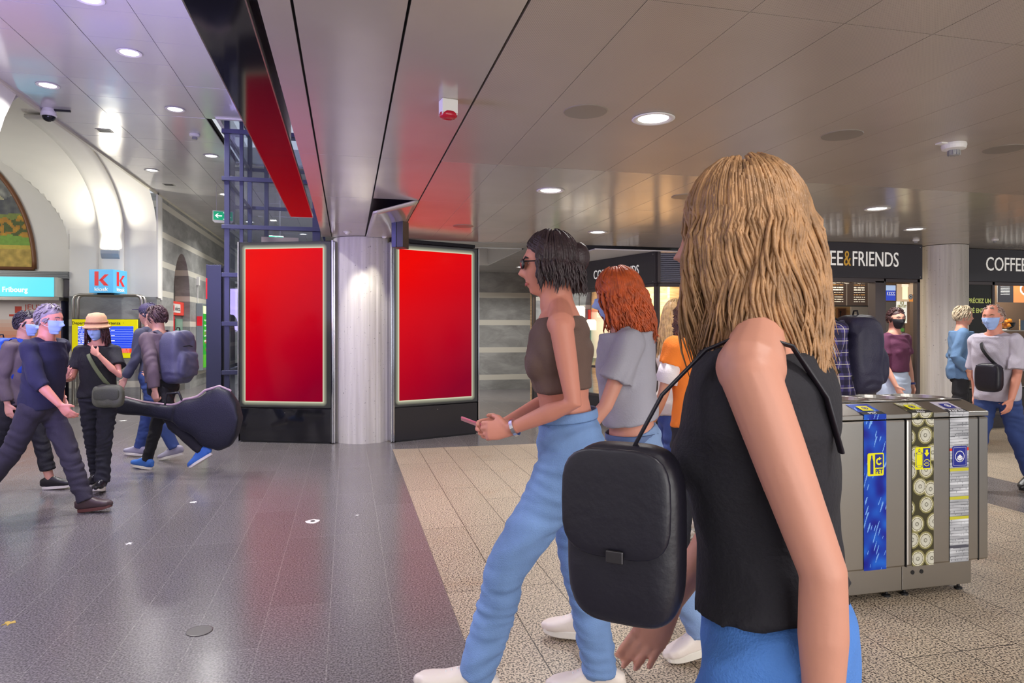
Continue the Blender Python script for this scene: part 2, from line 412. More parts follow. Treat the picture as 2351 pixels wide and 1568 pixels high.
# ------------------------------------------------------------------ floor
b = MB(); xs = [-12, .549, 5.4, 6.38, 16]; ys = [-5, 8.7, 32]
for j in range(2):
    for i in range(4):
        b.m = 1 if (j == 0 and i in (1, 3)) else 0
        b.quad((xs[i], ys[j], 0), (xs[i + 1], ys[j], 0), (xs[i + 1], ys[j + 1], 0), (xs[i], ys[j + 1], 0))
struct(b.build('floor', [FDARK, FPALE], fixn=False))

# ------------------------------------------------------------------ low ceiling of loose metal panels
ZC, ZH, ZF = 2.74, 4.40, 2.97
YE = 9.41
seam_x = [-.335, -.205, .228, .665] + [.665 + .43 * k for k in range(1, 36)]
seam_y = [-4, -.26, 2.37, 5.0, 6.55, 8.1, YE]
b = MB(); g = .0035
for i in range(len(seam_x) - 1):
    x0, x1 = seam_x[i], seam_x[i + 1]
    gx0 = .006 if x0 < .7 else .002; gx1 = .006 if x1 < .7 else .002
    ysq = seam_y if i > 2 else [-4, 5.0, 6.55, 8.1, YE]
    for j in range(len(ysq) - 1):
        y0, y1 = ysq[j], ysq[j + 1]
        if i == 2 and y0 in (6.55, 8.1): continue              # the hatch panel that hangs open
        if i == 2 and y0 == 6.55: continue
        b.m = 1 if (i > 2 and y1 <= 5.0) else 0
        b.box((x0 + gx0, y0 + .002, ZC), (x1 - gx1, y1 - .002, ZC + .02))
b.m = 3; b.quad((.70, -4, ZC + .004), (16, -4, ZC + .004), (16, YE, ZC + .004), (.70, YE, ZC + .004))
b.m = 2; b.quad((-.335, -4, ZC + .05), (16, -4, ZC + .05), (16, YE, ZC + .05), (-.335, YE, ZC + .05))
b.m = 0; b.box((-.335, YE - .01, ZC), (16, YE, ZF + .05))
struct(b.build('ceiling', [CEILW, CEILP, BLACK, WHITE]))
# drop-down hatch panel above the column
def hp(u, v):
    x = .236 + u * .42; y = 6.56 + v * 2.8
    drop = .13 * (1 - u) ** 1.0 * (1 - v) ** 1.3
    return (x, y, ZC - drop)
b = MB(); b.grid(hp, 8, 14); o = b.build('ceiling_panel', CEILW, smooth=True)
sd = o.modifiers.new('s', 'SOLIDIFY'); sd.thickness = .02; sd.offset = 0
tag(o, 'metal ceiling panel hanging open at one corner in front of the concrete column', 'ceiling panel')

# passage ceiling beyond the low ceiling: narrow slats round a white light shaft
b = MB(); y = YE
while y < 17.2:
    y1 = y + .19
    if y1 > 12.0 and y < 15.2:
        b.box((3.12, y + .004, ZF), (8, y1 - .004, ZF + .02)); b.box((-.3, y + .004, ZF), (.9, y1 - .004, ZF + .02))
    else: b.box((-.3, y + .004, ZF), (8, y1 - .004, ZF + .02))
    y = y1
b.m = 1; b.quad((-.3, YE, ZF + .9), (16, YE, ZF + .9), (16, 17.5, ZF + .9), (-.3, 17.5, ZF + .9))
b.m = 2
for (lo, hi) in (((.9, 12.1, ZF + .01), (3.14, 12.14, ZF + .85)), ((.9, 15.2, ZF + .01), (3.14, 15.24, ZF + .85)), ((.88, 12.1, ZF + .01), (.92, 15.2, ZF + .85)), ((3.1, 12.1, ZF + .01), (3.14, 15.2, ZF + .85)), ((.9, 12.1, ZF + .83), (3.14, 15.2, ZF + .87))): b.box(lo, hi)
struct(b.build('ceiling', [CEILH, BLACK, WHITE]))

# hall ceiling, square metal tiles, with the lift shaft cut out
b = MB(); X = [-.335, -.65] + [-.65 - .62 * k for k in range(1, 5)] + [-3.92]
yy = -4.0 + .3; ylist = []
q = 7.52 - .638 * 19
while q < 31: ylist.append(q); q += .638
LX0, LX1, LY0, LY1 = -1.72, -.335, 10.0, 12.7
for i in range(len(X) - 1):
    x1, x0 = X[i], X[i + 1]
    if x1 - x0 < .02: continue
    for j in range(len(ylist) - 1):
        y0, y1 = ylist[j], ylist[j + 1]
        cx, cy = (x0 + x1) / 2, (y0 + y1) / 2
        if LX0 < cx < LX1 and LY0 < cy < LY1: continue
        dz = random.Random(i * 91 + j).uniform(-.0015, .0015)
        b.box((x0 + .0035, y0 + .0025, ZH + dz), (x1 - .0035, y1 - .0025, ZH + .02))
b.m = 1
b.quad((-3.92, -4, ZH + .06), (-1.85, -4, ZH + .06), (-1.85, 31, ZH + .06), (-3.92, 31, ZH + .06))
b.quad((-1.85, -4, ZH + .06), (-.335, -4, ZH + .06), (-.335, 9.9, ZH + .06), (-1.85, 9.9, ZH + .06))
b.quad((-1.85, 12.8, ZH + .06), (-.335, 12.8, ZH + .06), (-.335, 31, ZH + .06), (-1.85, 31, ZH + .06))
struct(b.build('ceiling', [CEILH, BLACK]))
# fascia between the two ceiling levels, then the glossy black soffit beam
b = MB(); b.box((-.335, -4, ZC + .021), (-.30, YE, 4.6)); struct(b.build('wall_fascia', WHITE))
b = MB(); b.box((-.30, YE + .0, ZF + .03), (-.26, 17, 4.6)); struct(b.build('wall_fascia', WHITE))
t = thing('soffit_beam', 'long glossy black beam running along the edge of the low ceiling beside the tall hall', 'soffit beam', (-.485, 1.9, ZC))
b = MB(); b.box((-.6, -4, ZC), (-.372, 5.1, ZC + .02)); b.box((-.6, 5.104, ZC), (-.372, 7.83, ZC + .02)); b.build('underside', GLOSSBLACK, t, off=(-.485, 1.9, ZC))
b = MB(); b.box((-.605, -4, ZC + .001), (-.6, 7.83, 4.39)); b.build('side_face', WHITE, t, off=(-.485, 1.9, ZC))
b = MB(); b.box((-.376, -4, ZC - .001), (-.370, 7.835, ZC + .03)); b.box((-.606, -4, ZC - .001), (-.601, 7.835, ZC + .03)); b.box((-.606, 7.83, ZC - .001), (-.370, 7.836, ZC + .03)); b.build('edge_trim', STEEL, t, off=(-.485, 1.9, ZC))

# ------------------------------------------------------------------ hall walls
XW = -3.92; YB = 15.8
# vault bay: surface = the higher of two crossing barrel profiles
cY, aY, hY, zs = 12.38, 3.43, 1.5, 3.48
cX, aX, hX, zx = -8.3, 2.72, 2.35, 3.05
def hA(Y): t = (Y - cY) / aY; return zs + hY * (max(0, 1 - abs(t) ** 2.2)) ** .5 if abs(t) < 1 else -1
def hB(Xx): t = (Xx - cX) / aX; return zx + hX * (max(0, 1 - t * t)) ** .5 if abs(t) < 1 else -1
A_ = [cY - aY * cos(pi * k / 70) for k in range(71)]
A_ = sorted(set([round(q, 5) for q in A_] + [15.815, 16.05]))
B_ = [cX + aX * cos(pi * k / 60) for k in range(61)]
B_ = sorted(set([round(q, 5) for q in B_] + [-11.0, -5.57] + [-5.5 + .16 * k for k in range(10)] + [-3.92]))
b = MB(); idx = {}
for i, xx in enumerate(B_):
    for j, yv in enumerate(A_):
        zz = max(hA(yv), hB(xx)); idx[i, j] = len(b.v); b.v.append((xx, yv, zz if zz > 0 else (zs if yv < YB + .02 else zs)))
for i in range(len(B_) - 1):
    for j in range(len(A_) - 1):
        if A_[j] >= YB - .001 and B_[i] > -5.575: continue
        b.f.append((idx[i, j], idx[i + 1, j], idx[i + 1, j + 1], idx[i, j + 1])); b.mi.append(0)
o = struct(b.build('ceiling_vault', PLASTER, smooth=True))
em = o.modifiers.new('e', 'EDGE_SPLIT'); em.split_angle = radians(25)
# end wall of the bay (with the recess for the painting), stone clad below
ZST = 2.2
b = MB()
b.m = 0; b.box((-5.57, YB, ZST), (XW, YB + .3, 3.6)); b.m = 1; b.box((-5.57, YB - .02, 0), (XW, YB + .3, ZST))
b.m = 0; b.box((-11, YB + .28, ZST), (-5.57, YB + .4, 5.6)); b.m = 1; b.box((-11, YB + .26, 0), (-5.57, YB + .4, ZST))
struct(b.build('wall_bay_end', [PLASTER, STONE_L]))
b = MB(); b.box((-11.1, 7, 0), (-11, 16.3, 5.6)); struct(b.build('wall_bay_left', PLASTER))
# shallow rib carrying the wall light
b = MB()
def rib(u, v):
    x = -5.01 + u * .47; s = v * 1.25
    if s < .25: return (x, YB - .035, ZST + (3.5 - ZST) * s / .25)
    th = (s - .25) * pi / 2; yv = cY + (aY - .035) * (cos(th) if cos(th) > 0 else 0) ** (2 / 2.2); 
    return (x, yv, zs + (hY - .035) * sin(th))
b.grid(rib, 4, 60); o = b.build('wall_rib', PLASTER, smooth=True); sd = o.modifiers.new('s', 'SOLIDIFY'); sd.thickness = .05; sd.offset = -1 
struct(o)
# near pier of the bay
b = MB(); b.m = 0
b.prism([(7.2, ZST), (8.93, ZST), (8.93, 3.5), (9.2, 4.0), (9.55, ZH + .05), (7.2, ZH + .05)], 0, -11, XW)
b.m = 1; b.box((-11, 7.1, 0), (XW + .03, 9.0, ZST)); struct(b.build('wall_pier', [PLASTER, STONE_L]))
b = MB(); b.box((XW - .3, -4.5, 0), (XW, 7.1, ZH + .05)); struct(b.build('wall_left_near', PLASTER))
b = MB(); b.prism([(9.5, ZH - .0), (15.2, ZH - .0), (15.2, 5.2), (9.5, 5.2)], 0, XW - .06, XW - .001); struct(b.build('wall_lintel', PLASTER))
# cornice trim under hall ceiling
b = MB(); b.box((XW - .02, 7.1, ZH - .035), (XW + .03, 31, ZH)); struct(b.build('trim_1', mat('cream_trim', lin(214, 208, 190), .5)))
# stone wall with two arched openings
def arch_wall(y0, y1, openings, x0, x1, zt):
    b = MB(); cur = y0
    for (a, c, zsp, zap) in openings:
        b.box((x0, cur, 0), (x1, a, zt))
        n = 24; pts = [(a, zsp)] + [((a + c) / 2 - (c - a) / 2 * cos(pi * k / n), zsp + (zap - zsp) * sin(pi * k / n)) for k in range(1, n)] + [(c, zsp)]
        for k in range(n):
            p, q = pts[k], pts[k + 1]
            b.prism([p, q, (q[0], zt), (p[0], zt)], 0, x0, x1)
        cur = c
    b.box((x0, cur, 0), (x1, y1, zt)); return b
b = arch_wall(YB + .3, 31, [(17.2, 18.9, 2.2, 3.36), (21.75, 23.45, 2.2, 3.36)], XW - .35, XW, ZH + .05)
struct(b.build('wall_left_far', STONE_L))
b = MB(); b.box((XW - .6, 17, 0), (XW - .36, 24, ZH)); struct(b.build('wall_left_recess', mat('grey_recess', lin(150, 158, 152), .3)))
b = MB(); b.box((XW - .001, YB - .06, ZST), (XW + .03, YB + .03, ZH)); b.box((XW + .0, YB + .25, ZST - .05), (XW + .025, YB + .33, ZH)); struct(b.build('trim_2', WHITE))
b = MB(); b.box((XW, YB + .0, ZST - .02), (XW + .02, YB + .3, ZH)); struct(b.build('wall_corner', PLASTER))
b = MB(); b.box((-6, 30.8, 0), (2, 31, 4.6)); struct(b.build('wall_hall_end', PLASTER))
# passage wall
b = MB(); b.box((-.2, 16.96, 0), (8.5, 17.2, 3.2)); struct(b.build('wall_back', STONE_B))
b = MB(); b.box((-.26, 16.96, 0), (-.2, 31, 4.6)); struct(b.build('wall_hall_right', PLASTER))

# ------------------------------------------------------------------ columns
def column(name, x, y, r, z, label, nf=30):
    b = MB(); rr = random.Random(int(x * 100)); prof = []
    vs = []; n = nf * 3
    rad = []
    for k in range(nf):
        d = rr.uniform(-.004, .004); rad += [r + d, r + d, r + d - .003]
    zs_ = [0, .02, z * .5, z * .5 + .004, z]
    for zz in zs_:
        for k in range(n):
            a = 2 * pi * k / n; vs.append((rad[k] * cos(a), rad[k] * sin(a), zz))
    fs = [(i * n + k, i * n + (k + 1) % n, (i + 1) * n + (k + 1) % n, (i + 1) * n + k) for i in range(4) for k in range(n)]
    b.add(vs, fs); b.add([vs[-n + k] for k in range(n)], [tuple(range(n))])
    o = b.build(name, CONCRETE); o.location = (x, y, 0); tag(o, label, 'column'); return o
column('concrete_column', .203, 9.59, .39, ZF - .235, 'grey board-marked concrete column standing between the two red screens')
column('concrete_column', 5.93, 9.40, .32, ZC - .005, 'pale round column between the shop window with louvres and the coffee counter')
column('concrete_column', 8.58, 8.32, .306, ZC - .005, 'pale round column behind the man in the light blue jacket')

# ------------------------------------------------------------------ red advertising displays
def display_mat(name, sx0, sx1, sz0, sz1):  # glow round the screen painted into the emission, fading outwards
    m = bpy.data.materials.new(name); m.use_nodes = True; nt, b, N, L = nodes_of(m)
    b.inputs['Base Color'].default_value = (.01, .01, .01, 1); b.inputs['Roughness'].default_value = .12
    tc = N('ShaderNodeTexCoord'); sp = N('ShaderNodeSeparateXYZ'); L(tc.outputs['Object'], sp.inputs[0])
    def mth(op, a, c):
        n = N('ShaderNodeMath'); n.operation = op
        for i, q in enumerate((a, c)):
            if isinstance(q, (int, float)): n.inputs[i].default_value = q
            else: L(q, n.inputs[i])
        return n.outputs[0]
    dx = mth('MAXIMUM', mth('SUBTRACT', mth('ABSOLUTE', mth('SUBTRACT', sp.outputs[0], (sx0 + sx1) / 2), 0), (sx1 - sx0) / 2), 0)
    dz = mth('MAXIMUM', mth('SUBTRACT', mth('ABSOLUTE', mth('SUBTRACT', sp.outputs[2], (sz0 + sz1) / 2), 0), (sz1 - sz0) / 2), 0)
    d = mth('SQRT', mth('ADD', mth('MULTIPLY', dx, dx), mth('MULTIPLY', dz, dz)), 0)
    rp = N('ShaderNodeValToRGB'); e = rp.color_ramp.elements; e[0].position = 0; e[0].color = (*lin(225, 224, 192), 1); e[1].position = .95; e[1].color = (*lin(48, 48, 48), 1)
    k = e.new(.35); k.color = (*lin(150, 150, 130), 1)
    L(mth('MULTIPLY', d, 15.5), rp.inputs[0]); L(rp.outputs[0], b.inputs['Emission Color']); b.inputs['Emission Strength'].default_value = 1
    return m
def red_mat(sx0, sx1, sz0, sz1):
    m = bpy.data.materials.new('red_screen'); m.use_nodes = True; nt, b, N, L = nodes_of(m)
    b.inputs['Base Color'].default_value = (.0, .0, .0, 1); b.inputs['Roughness'].default_value = .15; b.inputs['Specular IOR Level'].default_value = .1
    tc = N('ShaderNodeTexCoord'); mp = N('ShaderNodeVectorMath'); mp.operation = 'DOT_PRODUCT'; L(tc.outputs['Object'], mp.inputs[0])
    mp.inputs[1].default_value = (.28, 0, -.42)
    ad = N('ShaderNodeMath'); ad.inputs[1].default_value = -(.28 * sx0 - .42 * sz1) - .05; L(mp.outputs['Value'], ad.inputs[0])
    rp = N('ShaderNodeValToRGB'); e = rp.color_ramp.elements; e[0].position = .08; e[0].color = (*lin(232, 2, 0), 1); e[1].position = 1; e[1].color = (*lin(136, 0, 36), 1)
    L(ad.outputs[0], rp.inputs[0]); L(rp.outputs[0], b.inputs['Emission Color']); b.inputs['Emission Strength'].default_value = 1.05
    return m
FRAME = mat('display_frame', lin(30, 30, 34), .25)
def display(pl, pr, sx0, sx1, label, chrome_side):
    w = (Vector(pr) - Vector(pl)).length; rot = atan2(pr[1] - pl[1], pr[0] - pl[0])
    t = thing('advertising_display', label, 'advertising display', (pl[0], pl[1], 0), rot)
    b = MB(); b.box((0, .0, .46), (w, .16, 2.68)); b.build('housing', FRAME, t, bevel=.006)
    b = MB(); b.box((.012, -.004, .02), (w - .012, .15, .455)); bp = b.build('base_panel', GLOSSBLACK if chrome_side > 0 else mat('satin_black_panel', lin(44, 42, 44), .22), t, bevel=.003)
    q = MB(); q.lathe([(0, 0), (.006, 0), (.006, .004), (0, .004)], (w * .5, -.004, .4), 12, RX(pi / 2)); q.build('key_lock', STEEL, bp)
    b = MB(); b.box((.015, -.008, .475), (w - .015, -.0005, 2.665)); b.build('painted_glow_border', display_mat('painted_halo' + str(chrome_side), sx0, sx1, .553, 2.586), t)  # frame face with a painted glow, no lamp behind it
    b = MB(); b.box((sx0, -.012, .553), (sx1, -.006, 2.586)); b.build('screen', red_mat(sx0, sx1, .553, 2.586), t)
    for nm, x in (('edge_strip', -.012), ('edge_strip', w)):
        b = MB(); b.box((x, -.014, .012), (x + .014, .17, 2.685)); b.build(nm, CHROME, t)
    b = MB(); xx = w + .016 if chrome_side > 0 else -.035
    b.tube([(xx + .008, .02, .01), (xx + .008, .02, 2.66)], .012, 12, rnd=False); b.build('chrome_rail', CHROME, t)
    b = MB(); b.box((.03, .0, 0), (w - .03, .14, .03)); b.build('plinth', BLACK, t)
    return t
display((-1.42, 9.78), (-.20, 9.305), .10, 1.185, 'tall red screen in a black frame on the left side of the concrete column', 1)
display((.60, 9.225), (1.833, 9.72), .075, 1.215, 'tall red screen in a black frame on the right side of the concrete column', -1)
# dark fixing band above the right display
b = MB(); b.box((0, .03, 2.69), (1.3, .13, 2.735)); o = b.build('fixing_rail', BLACK); o.location = (.60, 9.225, 0); o.rotation_euler = (0, 0, atan2(.495, 1.233))
tag(o, 'black fixing rail between the low ceiling and the top of the right red screen', 'rail')

# box hanging from the ceiling in front of the right screen
p = CE(911, 505, ZC); 
t = thing('ceiling_speaker', 'dark rectangular box hanging from the ceiling in front of the right red screen', 'speaker box', (p.x, p.y, 2.43), radians(-22))
b = MB(); b.box((-.05, -.04, 0), (.005, .18, .305)); b.build('housing', DARKBLUE, t, bevel=.004)
b = MB(); b.box((.009, -.04, 0), (.085, .18, .305)); b.build('front_cover', ANTHRA, t, bevel=.004)
b = MB(); b.tube([(.02, .05, .3), (.02, .05, .312)], .012, 10, rnd=False); b.build('ceiling_mount', BLACK, t)

# ------------------------------------------------------------------ lift shaft of blue steel and glass
lx0, lx1, ly0, ly1 = -1.67, -.38, 10.17, 12.54
t = thing('glass_lift_shaft', 'glass lift shaft with a dark blue steel frame rising behind the left red screen', 'lift shaft', (lx0, ly0, 0))
def bar(x0, y0, z0, x1, y1, z1, nm): b = MB(); b.box((x0, y0, z0), (x1, y1, z1)); return b.build(nm, DARKBLUE, t, bevel=.004, off=(lx0, ly0, 0))
for (x, y, wd) in ((lx0, ly0, .07), (lx1 - .11, ly0, .11), (lx0, ly1 - .07, .07), (lx1 - .11, ly1 - .07, .11)): bar(x, y, 0, x + wd, y + .07, 4.9, 'corner_post')
for x in (-1.47,): bar(x, ly0, 0, x + .05, ly0 + .07, 4.9, 'mullion')
for x in (-1.40,): bar(x, ly1 - .07, 0, x + .07, ly1, 4.9, 'mullion')
for z in (.27, .91, 1.59, 2.27, 2.94, 3.61, 4.27, 4.85):
    bar(lx0 - .03, ly0 - .03, z - .03, lx1, ly0 + .03, z + .03, 'transom')
    bar(lx0 - .02, ly0, z - .03, lx0 + .04, ly1, z + .03, 'transom')
    bar(lx0, ly1 - .04, z - .03, lx1, ly1, z + .03, 'transom')
    bar(lx1 - .05, ly0, z - .03, lx1, ly1, z + .03, 'transom')
for k, (p0, p1) in enumerate((((lx0, ly0 + .03), (lx1, ly0 + .03)), ((lx0 + .03, ly0), (lx0 + .03, ly1)), ((lx0, ly1 - .03), (lx1, ly1 - .03)), ((lx1 - .03, ly0), (lx1 - .03, ly1)))):
    b = MB(); b.quad((*p0, .1), (*p1, .1), (*p1, 4.9), (*p0, 4.9)); b.build('glass_pane', LIFTGLASS, t, off=(lx0, ly0, 0))
bar(lx0, ly0 + .01, 0, lx1, ly0 + .06, .26, 'base_panel')
b = MB()
for k in range(5): b.box((-1.3, 11.2, .3 + k * .55), (-.75, 11.26, .75 + k * .55))
b.build('stone_lining', mat('pinkish_stone_lining', lin(196, 172, 156), .6), t, off=(lx0, ly0, 0))
b = MB(); b.box((-1.75, 10.02, ZH - .02), (-1.70, 12.7, ZH + .3)); b.box((-1.75, 9.98, ZH - .02), (-.34, 10.03, ZH + .3)); b.box((-1.75, 12.68, ZH - .02), (-.34, 12.72, ZH + .3)); b.build('ceiling_opening_trim', WHITE, t, off=(lx0, ly0, 0))

# blue post panel left of the shaft
t = thing('door_pillar', 'slate blue metal pillar left of the glass lift shaft', 'pillar', (-1.86, 10.62, 0), radians(-8))
b = MB(); b.box((-.10, -.05, 0), (.095, .10, 2.44)); b.build('body', DARKBLUE, t, bevel=.004)
b = MB(); b.box((-.125, -.02, .45), (-.10, .12, 2.45)); b.build('side_panel', DARKBLUE, t, bevel=.003)
b = MB(); b.box((-.128, -.022, 1.95), (-.1245, .0, 2.25)); b.box((-.126, -.0235, 1.95), (-.101, -.0195, 2.25)); o = b.build('red_sign', mat('red_sign_face', lin(214, 30, 40), .4), t); o['label'] = 'red strip sign'
b = MB(); b.box((.096, .0, .5), (.15, .12, 2.40)); b.build('door_seal', BLACK, t)
b = MB(); 
for k in range(7): b.box((-.05 + k * .02, 0, 2.44), (-.04 + k * .02, .05, 2.45 + .006 * (k % 3)))
b.build('top_fittings', BLACK, t)

# ticket machine edge behind the right display
t = thing('ticket_machine', 'ticket machine with blue screen and grey handles just visible behind the right red screen', 'ticket machine', (1.72, 10.6, 0), radians(20))
b = MB(); b.box((-.55, 0, 0), (.13, .4, 2.42)); b.build('housing', ANTHRA, t, bevel=.01)
b = MB(); b.box((.1, -.012, 2.12), (.17, .2, 2.42)); b.build('blue_sign', mat('blue_sign_light', (.02, .2, .8), .4, emit=(.01, .3, 1), es=1.5), t)
b = MB(); b.tube([(.12, .05, 2.16), (.27, 0, 2.22), (.27, -.06, 2.22), (.12, -.1, 2.13)], .02, 10); b.build('hood', mat('grey_brown_plastic', lin(96, 90, 86), .4), t)
b = MB(); b.tube([(.12, 0, 1.02), (.17, 0, 1.12), (.25, 0, 1.18), (.30, 0, 1.26)], .018, 10); b.tube([(.12, 0, .86), (.16, 0, 1.0), (.18, 0, 1.13)], .015, 10); b.build('handle', STEEL, t)
# ------------------------------------------------------------------ ceiling fixtures
def make_downlight():
    t = thing('recessed_downlight', '', 'ceiling light', (0, 0, 0))
    b = MB(); b.lathe([(.118, .0), (.125, -.004), (.118, -.008), (.096, -.006), (.088, .0)], n=40); b.build('trim_ring', WHITE, t, smooth=True)
    b = MB(); b.lathe([(.089, -.0005), (.04, -.003), (.0, -.0035)], n=32); b.build('diffuser', LAMP, t, smooth=True)
    return t
dl0 = make_downlight(); first = [True]
def downlight(p, label, energy, group, color=(1, .98, .95)):
    if first[0]: o = dl0; first[0] = False; o.location = p
    else: o = dup(dl0, p)
    o['label'] = label
    if 'group' in o: del o['group']
    o['group'] = group
    l = light('lamp', 'AREA', (0, 0, -.012), energy, color, .17, spread=140); l.parent = o
    return o
GL, GH = 'downlights in the low ceiling', 'downlights in the hall ceiling'
ER, EH = 17, 34
for (u, v), lb in {(1500, 272): 'largest round downlight in the low ceiling, above the women walking in front',
                   (1264, 437): 'round downlight in the low ceiling above the dark-haired woman with sunglasses',
                   (1372, 533): 'round downlight in the low ceiling in front of the angled coffee shop front',
                   (2014, 479): 'round downlight in the low ceiling right of the nearest woman, above the coffee counter sign',
                   (2100, 526): 'round downlight in the low ceiling nearest the top of the right-hand pale column'}.items():
    downlight(CE(u, v, ZC - .001), lb, ER, GL)
downlight(CE(1197, 613, ZF - .001), 'small round downlight in the passage ceiling above the striped back wall', 12, GL)
for (u, v), lb in {(297, 121): 'largest round downlight in the tall hall ceiling', (110, 196): 'leftmost round downlight in the tall hall ceiling, near the white pier',
                   (402, 251): 'round downlight in the tall hall ceiling up and left of the lift shaft', (485, 358): 'round downlight in the tall hall ceiling just left of the lift shaft',
                   (349, 391): 'small round downlight in the tall hall ceiling above the stone wall corner', (205, -3): 'round downlight cut by the top edge of the photo in the hall ceiling'}.items():
    downlight(CE(u, v, ZH - .003), lb, 3 if u == 110 else EH, GH)
for k, (x, y) in enumerate(((-1.3, 15.6), (-2.55, 15.6), (-1.3, 18.2), (-2.55, 19.4), (-1.3, 21.5))):
    downlight((x, y, ZH - .003), 'distant round downlight in the hall ceiling seen past or through the glass lift shaft', EH, 'distant hall downlights')
# lamps of the same kind outside the picture, to the sides and behind
for (x, y, z, e) in ((3.9, 1.6, ZC, ER), (1.2, .3, ZC, ER), (5.6, 3.4, ZC, ER), (8, 4.4, ZC, ER), (-1.9, 1.5, ZH, EH), (-3.0, 3.6, ZH, EH), (2.5, -2, ZC, ER), (6, -1.5, ZC, ER), (11, 6.5, ZC, ER), (9, 1, ZC, ER), (-1.8, -1.5, ZH, EH)):
    light('lamp', 'AREA', (x, y, z - .02), e, (1, .98, .95), .17, spread=165)
for (x, y) in ((.7, 12.3), (1.6, 15.4), (.2, 15.8)): light('lamp', 'AREA', (x, y, 2.93), 32, (1, .98, .95), .17, spread=165)  # added lamps hidden behind the displays to brighten the passage
# blank round covers
b = MB(); b.lathe([(.125, 0), (.122, -.004), (0, -.005)], n=40); cv = b.build('blank_cover', mat('cover_grey', lin(150, 142, 132), .35, .3), smooth=False)
tag(cv, 'flat round cover plate in the low ceiling left of the largest downlight', 'cover plate', 'round cover plates in the low ceiling'); cv.location = CE(1344, 256, ZC)
for (u, v), lb in {(1933, 310): 'flat round cover plate in the low ceiling left of the large smoke detector', (2305, 342): 'flat round cover plate in the low ceiling at the right edge',
                   (1573, 451): 'flat round cover plate in the low ceiling above the louvred window', (1064, 519): 'flat round cover plate in the low ceiling lit red above the right screen'}.items():
    c = cv.copy(); COL.objects.link(c); c.location = CE(u, v, ZC); c['label'] = lb
# smoke detectors
def detector(p, s, label):
    t = thing('smoke_detector', label, 'smoke detector', p)
    b = MB(); b.lathe([(.058 * s, 0), (.06 * s, -.012 * s), (.056 * s, -.03 * s), (.03 * s, -.036 * s), (0, -.036 * s)], n=28); b.build('base', WHITE, t, smooth=False, bevel=.001)
    b = MB(); b.lathe([(.027 * s, -.036 * s), (.028 * s, -.05 * s), (.024 * s, -.062 * s), (0, -.064 * s)], n=20)
    for k in range(10): a = k * pi / 5; b.cbox((.028 * s * cos(a), .028 * s * sin(a), -.05 * s), (.002 * s, .002 * s, .012 * s))
    o = b.build('sensor_cage', mat('grey_plastic', lin(150, 150, 150), .4), t)
    return t
dt = detector(CE(2190, 330, ZC), 1.25, 'white smoke detector in the low ceiling at the upper right')
b = MB(); b.box((-.12, -.02, -.008), (-.05, .03, 0)); b.build('name_tag', WHITE, dt)
detector(CE(447, 308, ZH), 1.25, 'white smoke detector in the tall hall ceiling left of the lift shaft')
detector(CE(2103, 550, ZC), .7, 'tiny white detector in the low ceiling left of the right-hand column top')
detector(CE(2285, 549, ZC), .7, 'tiny white detector in the low ceiling above the rightmost coffee sign')
# column spotlights
for (u, v), lb in (((797, 532), 'white ball spotlight under the low ceiling left of centre of the column top'), ((882, 541), 'white ball spotlight under the low ceiling beside the dark hanging box')):
    p = CE(u, v, ZC if u < 850 else ZC - .0)
    t = thing('ball_spotlight', lb, 'spotlight', p, group=None)
    b = MB(); b.lathe([(.05, .0), (.052, -.006), (.04, -.01), (0, -.01)], n=24); b.build('ring', WHITE, t, smooth=True)
    b = MB(); b.ell((0, 0, -.012), (.032, .032, .024), nu=20, nv=10); b.build('ball_head', WHITE, t, smooth=True)
    l = light('spot', 'SPOT', (p.x, p.y - .12, ZC - .06), 48 if u < 850 else 24, (1, .96, .82), .03, to=(.25, 9.22, 1.75), spot=46)
# siren
p = CE(1028, 232, ZC)
SIR = .8
t = thing('alarm_siren', 'white wall siren box with a red lens hanging from the low ceiling', 'alarm siren', p, radians(10)); t.scale = (.8, .8, .75)
b = MB(); b.prism([(-.055, 0), (.055, 0), (.055, -.10), (-.055, -.10)], 1, -.055, .03); b.prism([(-.055, -.10), (.055, -.10), (.055, -.11), (-.055, -.11)], 1, -.05, .03); b.build('housing', WHITE, t, bevel=.006)
b = MB(); b.ell((0, -.012, -.105), (.06, .05, .032), p=2.6); b.build('red_lens', mat('red_lens', (.45, .01, .03), .15), t, smooth=True)
# dome camera and grilles
p = CE(112, 250, ZH)
t = thing('dome_camera', 'white dome security camera with black globe under the hall ceiling near the pier', 'security camera', p)
b = MB(); b.lathe([(.0, 0), (.07, 0), (.09, -.05), (.095, -.09), (.085, -.1), (0, -.1)], n=28); b.build('housing', WHITE, t, smooth=False)
b = MB(); b.ell((0, 0, -.1), (.078, .078, .07), nu=24, nv=14); b.build('dark_globe', mat('smoked_dome', (.01, .012, .015), .06), t, smooth=True)
b = MB(); b.box((.05, -.03, -.03), (.26, .0, -.005)); b.build('mounting_arm', BLACK, t)
for (u, v), lb in (((240, 300), 'small square grille in the hall ceiling right of the dome camera'), ((388, 424), 'small square grille in the hall ceiling above the stone wall')):
    p = CE(u, v, ZH)
    t = thing('ceiling_grille', lb, 'grille', p)
    b = MB(); b.box((-.10, -.09, -.006), (.10, .09, -.001)); b.build('plate', mat('grille_grey', lin(150, 150, 140), .4), t)
    b = MB()
    for k in range(5): b.box((-.08, -.07 + k * .03, -.008), (.08, -.055 + k * .03, -.0055))
    b.build('slots', BLACK, t)
